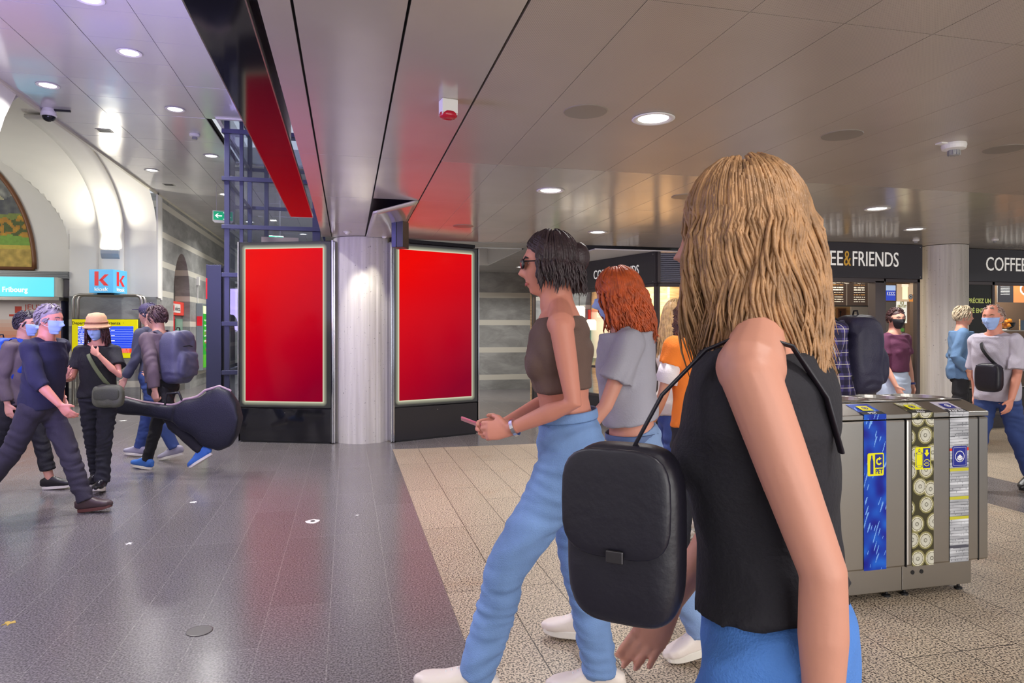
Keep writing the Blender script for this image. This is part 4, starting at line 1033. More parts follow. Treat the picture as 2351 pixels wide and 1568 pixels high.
# bar shelves behind the right window
YS = 9.25
t = thing('glass_shelf_unit', 'open shelf unit carrying rows of drinking glasses behind the right window', 'shelf unit', (x4 + .75, YS, 0))
SH = mat('shelf_steel', lin(170, 160, 150), .3, .6)
shz = [.55, .95, 1.26, 1.50]
for z in shz: b = MB(); b.box((0, 0, z - .02), (2.2, .3, z)); b.build('shelf', SH, t, bevel=.003)
for x in (0, 1.1, 2.17): b = MB(); b.box((x, .26, 0), (x + .03, .29, 1.9)); b.build('upright', SH, t)
b = MB(); b.box((0, .1, 0), (2.2, .3, .5)); b.build('base_cabinet', mat('dark_cabinet', lin(60, 52, 48), .4), t)
gb = MB(); gb.lathe([(.0, .002), (.024, .002), (.033, .1), (.031, .1), (.022, .008), (0, .008)], n=14); g0 = gb.build('drinking_glass', mat('glassware', (.75, .78, .8), .08, spec=.8, metal=.3), smooth=True); g0.location = (x4 + .8, YS + .06, 1.26)
tag(g0, 'clear drinking glass in the front row of the upper glass shelf behind the right window', 'glass', 'glasses in the front row of the upper glass shelf')
k = 0
for z in (.95, 1.26):
    for r in range(2):
        for i in range(16):
            if z == 1.26 and r == 0 and i == 0: continue
            c = g0.copy(); COL.objects.link(c); c.location = (x4 + .8 + i * .088, YS + .06 + r * .11, z)
            q = ('front' if r == 0 else 'rear') + ' row of the ' + ('upper' if z > 1.2 else 'lower') + ' glass shelf'
            c['label'] = 'clear drinking glass in the ' + q + ' behind the right window'; c['group'] = 'glasses in the ' + q
t = thing('fruit_bowl', 'glass bowl full of oranges on the top bar shelf', 'bowl', (ONY(2310, YS + .1), YS + .12, 1.50))
b = MB(); b.lathe([(0, .004), (.06, .004), (.13, .06), (.15, .13), (.146, .13), (.125, .064), (.055, .01), (0, .01)], n=30); b.build('glass_bowl', GLASS, t, smooth=True); b = MB(); b.lathe([(0, 0), (.06, 0), (.06, .006), (0, .006)], n=24); b.build('foot', STEEL, t)
b = MB(); b.ell((0, 0, .037), (.037, .037, .036), nu=16, nv=10); og = b.build('orange', mat('orange_fruit', lin(240, 150, 20), .4, bump=(80, .2)), smooth=True); tag(og, 'orange lying in the glass fruit bowl on the bar shelf', 'orange', 'oranges in the glass bowl')
ps = [(0, 0, .012), (.06, .02, .045), (-.06, .01, .045), (.0, .065, .045), (.01, -.06, .045), (-.08, -.03, .10), (.08, -.02, .10), (.03, .04, .1), (-.03, .05, .1), (-.01, -.03, .10), (.04, -.05, .125), (.0, .01, .15)]
for i, q in enumerate(ps):
    o = og if i == 0 else og.copy()
    if i: COL.objects.link(o)
    o.location = Vector(t.location) + Vector(q)
t, w_, h_ = door_print('coffee_advert', 'lit advert with price lines and a cup of coffee above the oranges', 2290, 2360, 652, 694, lambda x, z: (lin(52, 50, 54) if not (((z * 12) % 1 < .4) and .1 < x < .4 and z > .4) else lin(220, 220, 220)) if x < .52 else (lin(226, 140, 80) if (x - .95) ** 2 + ((z - .75) * .6) ** 2 > .05 else (lin(240, 236, 230) if (x - .95) ** 2 + ((z - .75) * .6) ** 2 > .028 else lin(170, 96, 40))), 60, 36, Yp=YS - .06)
t = thing('slate_sign', 'small slate sign standing beside the oranges on the top bar shelf', 'sign', (ONY(2340, YS + .1), YS + .08, 1.50))
b = MB(); b.box((0, 0, 0), (.17, .012, .17)); b.build('slate', mat('slate_blue', lin(70, 92, 116), .5), t); b = MB(); b.box((-.012, -.004, 0), (0, .016, .19)); b.box((.17, -.004, 0), (.182, .016, .19)); b.build('easel', PLY, t)

# ------------------------------------------------------------------ recycling bin
t = thing('recycling_station', 'stainless steel recycling station with columns marked PET, ALU and PAPIER', 'recycling bin', (2.45, 3.17, 0))
BW, BD = 1.13, .62; z0, z1, z2, z3 = .185, 1.005, 1.035, 1.085
b = MB(); b.box((.0, .0, z0), (BW / 2 - .002, BD, z1)); b.build('cabinet', STEEL, t, bevel=.012)
b = MB(); b.box((BW / 2 + .002, .0, z0), (BW, BD, z1)); b.build('cabinet', STEEL, t, bevel=.012)
b = MB(); b.box((BW - .075, -.003, z0 + .002), (BW - .07, .01, z1)); b.build('door_gap', BLACK, t); b = MB(); b.box((BW / 2 - .002, -.002, z0), (BW / 2 + .002, .02, z1)); b.build('door_gap', BLACK, t)
# lid with four oval mouths: bevelled rim, top pierced
b = MB()
prof = [(0, z1 + .004), (0, z2), (.16, z3), (BD - .1, z3 + .005), (BD, z2), (BD, z1 + .004)]
holes = [(.10 + .27 * k + .07, .38) for k in range(4)]
N_ = 48; rx, ry = .118, .115
def zt_(y): return np.interp(y, [p[0] for p in prof[1:5]], [p[1] for p in prof[1:5]])
# strips front and back
b.prism([(0, z1 + .004), (0, z2), (.16, z3), (.16, z1 + .004)], 0, 0, BW)
b.prism([(BD - .1, z1 + .004), (BD - .1, z3 + .005), (BD, z2), (BD, z1 + .004)], 0, 0, BW)
yA, yB_ = .16, BD - .1; yc = (yA + yB_) / 2
hx = [.155 + .2735 * k for k in range(4)]
for k, cx_ in enumerate(hx):
    xl = 0 if k == 0 else (hx[k - 1] + cx_) / 2; xr = BW if k == 3 else (cx_ + hx[k + 1]) / 2
    ins, outs, low = [], [], []
    for j in range(N_):
        a = 2 * pi * j / N_; ca, sa = cos(a), sin(a)
        ins.append((cx_ + .125 * ca, yc + .155 * sa, z3 + .012)); low.append((cx_ + .11 * ca, yc + .14 * sa, z3 - .12))
        s_ = min((xr - cx_) / ca if ca > 1e-6 else ((xl - cx_) / ca if ca < -1e-6 else 1e9), (yB_ - yc) / abs(sa) if abs(sa) > 1e-6 else 1e9)
        outs.append((cx_ + s_ * ca, yc + s_ * sa, z3 + .003))
    mid = [(cx_ + .134 * cos(2 * pi * j / N_), yc + .164 * sin(2 * pi * j / N_), z3 + .004) for j in range(N_)]
    b.add(outs + mid + ins + low, [(r * N_ + j, r * N_ + (j + 1) % N_, (r + 1) * N_ + (j + 1) % N_, (r + 1) * N_ + j) for r in range(3) for j in range(N_)])
b.prism([(.01, z1 + .004), (.01, z2), (.16, z3), (BD - .1, z3), (BD - .01, z2), (BD - .01, z1 + .004)], 0, 0, .012); b.prism([(.01, z1 + .004), (.01, z2), (.16, z3), (BD - .1, z3), (BD - .01, z2), (BD - .01, z1 + .004)], 0, BW - .012, BW)
b.build('lid', STEEL, t, bevel=.004)
b = MB()
for cx_ in hx: b.disc((0, 0, 0), .11, 30, ry=.14, M=T3(cx_, yc, z3 - .119) @ RX(-pi / 2))
b.build('bin_openings', BLACK, t)
b = MB(); b.box((.05, .03, .045), (BW / 2 - .002, BD - .03, z0)); b.box((BW / 2 + .002, .03, .045), (BW - .09, BD - .03, z0)); pl = b.build('plinth', STEEL, t, bevel=.003)
b = MB(); b.disc((BW / 2 + .07, .028, .14), .012, 16); b.disc((BW / 2 + .13, .028, .14), .012, 16); b.build('lock_holes', BLACK, pl)
for x in (.1, BW / 2 - .06, BW / 2 + .06, BW - .13):
    for y in (.08, BD - .08): b = MB(); b.lathe([(.022, 0), (.022, .01), (.008, .014), (.008, .05), (0, .05)], (x, y, 0), 14); b.build('foot', BLACK, t)
sx = [(.015, .13), (.285, .43), (.60, .745), (.855, .985)]
def waste(x, z):
    n = noise.noise(Vector((x * 26, z * 26, 9))); n2 = noise.noise(Vector((x * 60, z * 60, 2)))
    return lin(120 + 90 * n + 30 * n2, 110 + 80 * n, 84 + 60 * n)
def petf(x, z):
    n = noise.noise(Vector((x * 14, z * 14, 2))); s = noise.noise(Vector(((x - z * .35) * 90, (z + x * .3) * 14, 5)))
    if s > .42: return lin(120, 170, 240)
    return lin(8 + 30 * max(0, n), 60 + 70 * n, 175 + 60 * n)
def aluf(x, z):
    cell = .098; best = 9; bb = None
    for j in range(int(z / cell) - 1, int(z / cell) + 3):
        for i in range(-1, 3):
            jt = noise.noise(Vector((i * 3.3, j * 5.1, 7))) * .03; cx_ = .038 + (i * .1) + (.05 if j % 2 else 0) + jt; cz = j * cell + .04 + jt * .6
            d = sqrt((x - cx_) ** 2 + (z - cz) ** 2)
            if d < best: best = d; bb = (x - cx_, z - cz)
    r = best
    if r < .012: return lin(120, 118, 104) if r > .007 else lin(196, 194, 180)
    if r < .031: return lin(206 - 500 * abs(bb[0]), 204 - 500 * abs(bb[0]), 188 - 400 * abs(bb[0]))
    if r < .035: return lin(120, 116, 92)
    if r < .040: return lin(216, 212, 190)
    if r < .049: return lin(140, 134, 88)
    return lin(62, 58, 36)
def papf(x, z):
    k = z * 62 + x * 3 * noise.noise(Vector((0, z * 5, 3))); r = int(k); n = noise.noise(Vector((r * 3.7, 0, 0))); f = k % 1
    if n > .42: return lin(196, 190, 60)
    if n < -.45: return lin(80, 80, 92)
    if r % 17 == 5: return lin(220, 60, 30)
    g_ = 180 + 60 * noise.noise(Vector((x * 5, r * 2.1, 1))) - 50 * (f < .22) - (60 if noise.noise(Vector((x * 120, r, 4))) > .35 and f > .5 else 0)
    return lin(g_, g_ + 2, g_ + 8)
names = ('waste_sticker', 'pet_sticker', 'aluminium_sticker', 'paper_sticker')
strips = []
for (xa_, xb_), fn, nm in zip(sx, (waste, petf, aluf, papf), names):
    h_ = z1 - z0 - .004
    o = panel(nm, xb_ - xa_, h_, 52, 290, fn, PRINT, t, T3(xa_, -.0035, z0 + .002)); strips.append(o)
    sl = atan2(z3 - z2, .16)
    M = T3(xa_, -.004, z2) @ RX(-(pi / 2 - sl))
    o2 = panel(nm, xb_ - xa_, .15, 40, 40, lambda x, z, fn=fn: fn(x, z + .3) if fn is not papf else lin(196, 190, 206), PRINT, t, M @ T3(0, -.0, 0))
    o3 = panel(nm, xb_ - xa_, .030, 40, 8, lambda x, z, fn=fn: fn(x, z + .1), PRINT, t, T3(xa_, -.004, z1 + .005))
# pictograms
PYL = mat('picto_yellow', lin(232, 226, 20), .35); PBL = mat('picto_blue', lin(36, 44, 140), .35); PW = mat('picto_white', lin(232, 232, 238), .35)
def plate(xc, zc, w_, h_, m_, nm): 
    b = MB(); r = .006
    b.poly([(xc - w_ / 2 + r, zc - h_ / 2), (xc + w_ / 2 - r, zc - h_ / 2), (xc + w_ / 2, zc - h_ / 2 + r), (xc + w_ / 2, zc + h_ / 2 - r), (xc + w_ / 2 - r, zc + h_ / 2), (xc - w_ / 2 + r, zc + h_ / 2), (xc - w_ / 2, zc + h_ / 2 - r), (xc - w_ / 2, zc - h_ / 2 + r)], -.0045)
    return b.build(nm, m_, t)
def arc_arrow(b, cx_, cz, r0, r1, a0_, a1_, y, n=18, head=True):
    A = [radians(a0_ + (a1_ - a0_) * k / n) for k in range(n + 1)]
    for k in range(n): b.poly([(cx_ + r0 * cos(A[k]), cz + r0 * sin(A[k])), (cx_ + r1 * cos(A[k]), cz + r1 * sin(A[k])), (cx_ + r1 * cos(A[k + 1]), cz + r1 * sin(A[k + 1])), (cx_ + r0 * cos(A[k + 1]), cz + r0 * sin(A[k + 1]))], y)
    if head:
        a = A[-1]; s = 1 if a1_ > a0_ else -1; w_ = (r1 - r0) * 1.1; rm = (r0 + r1) / 2; tx, tz = -sin(a) * s, cos(a) * s
        b.poly([(cx_ + (rm - w_) * cos(a), cz + (rm - w_) * sin(a)), (cx_ + (rm + w_) * cos(a), cz + (rm + w_) * sin(a)), (cx_ + rm * cos(a) + tx * w_ * 1.6, cz + rm * sin(a) + tz * w_ * 1.6)], y)
zc = .765
# PET
xc = .36; pb = plate(xc, zc, .105, .125, PYL, 'pet_pictogram'); y = -.0052
b = MB(); b.poly([(xc - .035, zc - .052), (xc - .015, zc - .052), (xc - .015, zc + .018), (xc - .021, zc + .036), (xc - .021, zc + .05), (xc - .029, zc + .05), (xc - .029, zc + .036), (xc - .035, zc + .018)], y)
b.poly([(xc - .004, zc - .018), (xc + .046, zc - .018), (xc + .046, zc + .055), (xc - .004, zc + .055)], y); b.build('bottle_shape', PBL, pb)
b = MB(); arc_arrow(b, xc + .021, zc + .016, .011, .02, 330, 90 + 0, y - .0006, head=True); b.build('arrow_shape', PYL, pb)
text('lettering', 'PET', .026, PBL, pb, (xc + .022, y, zc - .05), width=.046, thick=.0004, bold=.03)
# ALU
xc = .672; zc2 = .785; pb = plate(xc, zc2, .105, .125, PYL, 'aluminium_pictogram')
b = MB(); b.poly([(xc + .0, zc2 - .056), (xc + .048, zc2 - .056), (xc + .048, zc2 + .056), (xc + .0, zc2 + .056)], y); 
b.disc((xc - .025, y, zc2 + .03), .02, 24, ry=.008, hole=.82); b.disc((xc - .025, y, zc2 - .045), .02, 24, ry=.007, hole=.82); b.disc((xc - .025, y, zc2 + .045), .006, 16, ry=.009, hole=.6)
for s_ in (-1, 1): b.poly([(xc - .025 + s_ * .02 - .001, zc2 - .045), (xc - .025 + s_ * .02 + .001, zc2 - .045), (xc - .025 + s_ * .02 + .001, zc2 + .03), (xc - .025 + s_ * .02 - .001, zc2 + .03)], y)
b.build('can_shape', PBL, pb)
b = MB(); y2 = y - .0006; b.poly([(xc + .016, zc2 + .048), (xc + .032, zc2 + .048), (xc + .032, zc2 + .03), (xc + .042, zc2 + .03), (xc + .024, zc2 + .008), (xc + .006, zc2 + .03), (xc + .016, zc2 + .03)], y2)
arc_arrow(b, xc + .024, zc2 - .025, .016, .020, 160, 30, y2); arc_arrow(b, xc + .024, zc2 - .025, .016, .020, 340, 210, y2); b.build('arrow_shape', PYL, pb)
text('lettering', 'alu', .013, PYL, pb, (xc + .024, y2, zc2 - .031), width=.022, thick=.0004)
# paper and waste signs
def round_box_outline(b, xc, zc, w_, h_, y):
    for (x0_, x1_, za, zb_) in ((-w_, w_, h_ - .0012, h_), (-w_, w_, -h_, -h_ + .0012), (-w_, -w_ + .0012, -h_, h_), (w_ - .0012, w_, -h_, h_)): b.poly([(xc + x0_, zc + za), (xc + x1_, zc + za), (xc + x1_, zc + zb_), (xc + x0_, zc + zb_)], y)
xc = .922; pb = plate(xc, .785, .102, .118, PBL, 'paper_pictogram')
b = MB(); round_box_outline(b, xc, .785, .043, .051, y); arc_arrow(b, xc, .785, .028, .032, 120, -60, y); arc_arrow(b, xc, .785, .028, .032, 300, 120, y)
b.poly([(xc - .018, .782), (xc + .0, .772), (xc + .019, .781), (xc + .001, .796)], y); b.poly([(xc - .018, .780), (xc, .770), (xc, .760), (xc - .018, .770)], y); b.poly([(xc + .001, .770), (xc + .019, .779), (xc + .019, .770), (xc + .001, .760)], y); b.build('paper_symbol', PW, pb)
xc = .07; pb = plate(xc, .76, .105, .118, PBL, 'waste_pictogram')
b = MB(); round_box_outline(b, xc, .76, .045, .051, y); b.poly([(xc - .02, .775), (xc + .02, .80), (xc + .02, .775), (xc + .012, .775), (xc + .012, .79), (xc - .014, .768)], y); b.poly([(xc - .035, .715), (xc + .035, .715), (xc + .035, .75), (xc + .031, .75), (xc + .031, .719), (xc - .031, .719), (xc - .031, .75), (xc - .035, .75)], y)
b.poly([(xc - .02, .722), (xc - .01, .74), (xc, .755), (xc + .004, .75), (xc - .006, .735), (xc - .01, .722)], y); b.poly([(xc + .005, .722), (xc + .012, .745), (xc + .018, .722)], y); b.build('hand_symbol', PW, pb)
# black name bars on the sloping front edge of the lid
for (xa_, xb_), s in list(zip(sx, ('', 'PET', 'ALU', 'PAPIER')))[1:]:
    M = T3(xa_, -.006, z2 + .002) @ RX(-(pi / 2 - sl)); b = MB(); b.box((0, -.0008, .004), (xb_ - xa_, .0002, .042), M=M); nb = b.build('name_bar', BLACK, t)
    text('lettering', s, .022, PW, nb, None, width=.012 * len(s) * 1.45, thick=.0003, bold=.02, M=M @ T3((xb_ - xa_) / 2, -.0012, .012) @ RX(pi / 2))
    M2 = M @ T3((xb_ - xa_) / 2 + .0, -.001, .085); b = MB(); b.box((-.035, -.0008, -.03), (.035, .0002, .03), M=M2); q = b.build('lid_pictogram', PBL if s == 'PAPIER' else PYL, t)
    b = MB(); b.disc((0, -.0016, 0), .018, 20, M=M2, hole=.7); b.disc((0, -.0016, 0), .008, 12, M=M2); b.build('arrow_ring', PW if s == 'PAPIER' else PBL, q)

# ------------------------------------------------------------------ small things on the floor
def litter(u, v, r, label, m_, nm='litter', fold=.3):
    p = FL(u, v); b = MB(); rr = random.Random(int(u)); n = 18
    rad = [r * (1 + fold * (rr.random() - .5)) for _ in range(n)]
    vs = [(rad[k] * cos(2 * pi * k / n), rad[k] * sin(2 * pi * k / n), 0) for k in range(n)] + [(rad[k] * .85 * cos(2 * pi * k / n), rad[k] * .85 * sin(2 * pi * k / n), .002) for k in range(n)]
    b.add(vs, [(k, (k + 1) % n, n + (k + 1) % n, n + k) for k in range(n)] + [tuple(range(n, 2 * n)), tuple(range(n))[::-1]])
    o = b.build(nm, m_); o.location = (p.x, p.y, .0005); tag(o, label, nm.replace('_', ' ')); return o
o = litter(718, 1197, .055, 'white torn round sticker lying on the dark floor in front of the column', WHITE, 'floor_sticker')
b = MB(); b.disc((0, 0, 0), .018, 16, M=RX(-pi / 2)); q = b.build('dark_centre', BLACK, o); q.location = (.0, 0, .0035)
litter(296, 1248, .02, 'small white scrap of paper on the dark floor at the left foreground', WHITE, 'paper_scrap', 1.2)
litter(445, 1153, .022, 'small white scrap of paper on the dark floor right of the guitar case carrier', WHITE, 'paper_scrap', 1.4)
litter(283, 966, .05, 'white scrap of paper on the pale hall floor right of the woman in the hat', WHITE, 'paper_scrap', 1.0)
litter(820, 1183, .012, 'tiny white scrap of paper on the dark floor below the concrete column', WHITE, 'paper_scrap', 1.0)
litter(20, 1431, .022, 'straw-coloured leaf scrap on the dark floor at the lower left edge', mat('straw', lin(190, 160, 70), .6), 'leaf_scrap', 1.4)
p = FL(458, 1449); b = MB(); b.lathe([(.062, 0), (.062, .003), (.058, .0035), (0, .0035)], n=32); o = b.build('floor_outlet_cover', mat('outlet_cover', lin(88, 84, 84), .3, .4)); o.location = (p.x, p.y, 0.0003); tag(o, 'round metal cover set in the dark floor at the left foreground', 'floor cover')
# ------------------------------------------------------------------ people
def bake(o, voxel, smooth=3, wrinkle=None):
    """fuse the overlapping closed tubes of one mesh into a single skin"""
    r = o.modifiers.new('r', 'REMESH'); r.mode = 'VOXEL'; r.voxel_size = voxel; r.use_smooth_shade = True
    s = o.modifiers.new('s', 'SMOOTH'); s.factor = .5; s.iterations = smooth
    dg = bpy.context.evaluated_depsgraph_get(); dg.update()
    me = bpy.data.meshes.new_from_object(o.evaluated_get(dg)); o.modifiers.clear()
    mats = [m for m in o.data.materials]; o.data = me; me.materials.clear()
    for m in mats: me.materials.append(m)
    me.polygons.foreach_set('use_smooth', [True] * len(me.polygons))
    if wrinkle:
        amp, sc, st = wrinkle; n = len(me.vertices); co = np.empty(n * 3, np.float32); no = np.empty(n * 3, np.float32)
        me.vertices.foreach_get('co', co); me.vertices.foreach_get('normal', no); co = co.reshape(-1, 3); no = no.reshape(-1, 3)
        d = np.array([noise.noise(Vector((p[0] * sc * st[0], p[1] * sc * st[1], p[2] * sc * st[2] + 3 * noise.noise(Vector((p[0] * 4, p[1] * 4, p[2] * 3)))))) for p in co], np.float32)
        co += no * (d * amp)[:, None]; me.vertices.foreach_set('co', co.ravel())
    me.update(); return o

def V(*a): return np.array(a, float)
def nrm(v): return v / (np.linalg.norm(v) + 1e-9)

def skinm(nm, c): return mat(nm, lin(*c), .5, bump=(60, .05), var=(5, .05))
def cloth(nm, c, rough=.8, b=(120, .25), var=(3, .1)): return mat(nm, lin(*c), rough, bump=b, var=var)
def denim(nm, c): return mat(nm, lin(*c), .8, bump=(220, .35), var=(5, .22, (1, 1, .35)))

def head_pt(th, ph, off=0.0):
    """point of the head surface in head space: x forward, y left, z up"""
    c = cos(ph); x, y, z = c * cos(th), c * sin(th), sin(ph)
    X = x * .098; Y = y * .077; Z = z * .119
    if Z < 0 and x > 0: X = .098 * cos(th) * max(c, 1e-6) ** .55
    if Z < 0:
        t = -Z / .119
        Y *= 1 - .26 * t ** 1.3
        if x < 0: X *= 1 - .42 * t
        else: X *= 1 - .06 * t
    if x > 0:
        X *= .95
        g = lambda y0, z0, sy, sz: math.exp(-((Y - y0) / sy) ** 2 - ((Z - z0) / sz) ** 2)
        X += .005 * g(0, .028, .05, .012) - .011 * (g(.031, .004, .015, .012) + g(-.031, .004, .015, .012))
        X += .006 * g(0, -.005, .009, .02) + .014 * g(0, -.024, .010, .013) + .021 * g(0, -.036, .011, .010) + .006 * (g(.011, -.041, .007, .007) + g(-.011, -.041, .007, .007))
        X += .005 * (g(.045, -.025, .022, .02) + g(-.045, -.025, .022, .02))
        X += .006 * g(0, -.066, .026, .006) + .006 * g(0, -.078, .022, .006) - .004 * g(0, -.072, .028, .003) - .003 * g(0, -.089, .02, .006) + .010 * g(0, -.104, .022, .013)
    r = sqrt(X * X + Y * Y + Z * Z); k = 1 + off / r
    return V(X * k, Y * k, Z * k)

def hand(mb, W, d, t, side, curl=18, s=1.0, flip=1, spread=.12, thumb=1.0):
    """palm, four fingers and a thumb; W wrist, d along the hand, t towards the thumb side"""
    d = nrm(d); t = nrm(t - d * t.dot(d)); n = -side * np.cross(t, d) * flip
    P = [W - d * .01, W + d * .02, W + d * .055, W + d * .088]
    mb.tube([p + n * .002 for p in P], [(.026 * s, .019 * s), (.032 * s, .017 * s), (.040 * s, .015 * s), (.039 * s, .012 * s)], 14, up=n)
    Fg = [(.030, .070, .0090), (.0105, .079, .0092), (-.0095, .073, .0089), (-.0285, .057, .0080)]
    for i, (o, L, r) in enumerate(Fg):
        base = W + d * (.090 - .004 * abs(i - 1)) * s + t * o * s + n * .002
        dirv = nrm(d + t * (o * spread * 20)); up = n; pts = [base - dirv * .012, base]; a = 0
        for j, seg in enumerate((.45, .31, .24)):
            a += radians(curl * (1 + .12 * i) * (1.0 if j else .8))
            v = dirv * cos(a) + up * sin(a); pts.append(pts[-1] + v * L * seg * s)
        mb.tube(pts, [r * s * 1.05, r * s, r * s * .97, r * s * .9, r * s * .78], 10, up=t)
    tb = W + d * .028 * s + t * .026 * s; v1 = nrm(t * .75 + d * .75 + n * .35 * thumb); v2 = nrm(t * .35 + d * .95 + n * .55 * thumb)
    mb.tube([tb - v1 * .015, tb, tb + v1 * .034 * s, tb + v1 * .034 * s + v2 * .03 * s], [.014 * s, .0135 * s, .0115 * s, .0088 * s], 10, up=n)

def shoe(parent, A, yaw, pitch, col, sole, s=1.0, high=False, lace=None, thick=.026):
    M = Matrix.Translation(Vector(A)) @ RZ(yaw) @ RY(-pitch) @ Matrix.Scale(s, 4)
    sec = [(-.075, .018, .05), (-.066, .030, .085), (-.03, .037, .108 if not high else .15), (.02, .038, .105 if not high else .14), (.06, .041, .088), (.10, .047, .068), (.145, .050, .056), (.178, .040, .047), (.196, .018, .038)]
    b = MB()
    pts = [M @ Vector((x, 0, -.085 + .014 + h / 2)) for x, w, h in sec]
    upv = (M.to_3x3() @ Vector((0, 0, 1))).normalized()
    b.tube([tuple(p) for p in pts], [(w * s, h / 2 * s) for x, w, h in sec], 20, up=tuple(upv), p=2.7)
    if high: b.tube([tuple(M @ Vector((-.012, 0, .0))), tuple(M @ Vector((-.012, 0, .075)))], [.052 * s, .05 * s], 16)
    o = b.build('shoe', col, parent, smooth=True); bake(o, .006, 2)
    b = MB(); n = 28; out = []
    for k in range(n):
        a = 2 * pi * k / n; x = .060 + .140 * cos(a); w = .044 + .009 * (cos(a)) ; out.append((x, w * math.copysign(abs(sin(a)) ** .8, sin(a))))
    lo = [M @ Vector((x, y, -.087 + .03 * max(0, (x - .13) / .07) ** 2 * .35)) for x, y in out]; hi = [M @ Vector((x * 1.0, y * .98, -.087 + thick + .03 * max(0, (x - .13) / .07) ** 2 * .35)) for x, y in out]
    b.add(lo + hi, [(k, (k + 1) % n, n + (k + 1) % n, n + k) for k in range(n)] + [tuple(range(n))[::-1], tuple(range(n, 2 * n))])
    b.build('sole', sole, o, bevel=.004 * s)
    if lace:
        b = MB()
        for k in range(5):
            x = .045 + k * .018; h = .1 - k * .0095
            b.tube([tuple(M @ Vector((x, -.025, -.085 + h - .004))), tuple(M @ Vector((x + .006, 0, -.085 + h + .012))), tuple(M @ Vector((x, .025, -.085 + h - .004)))], .0035 * s, 6)
        b.build('laces', lace, o, smooth=True)
    return o

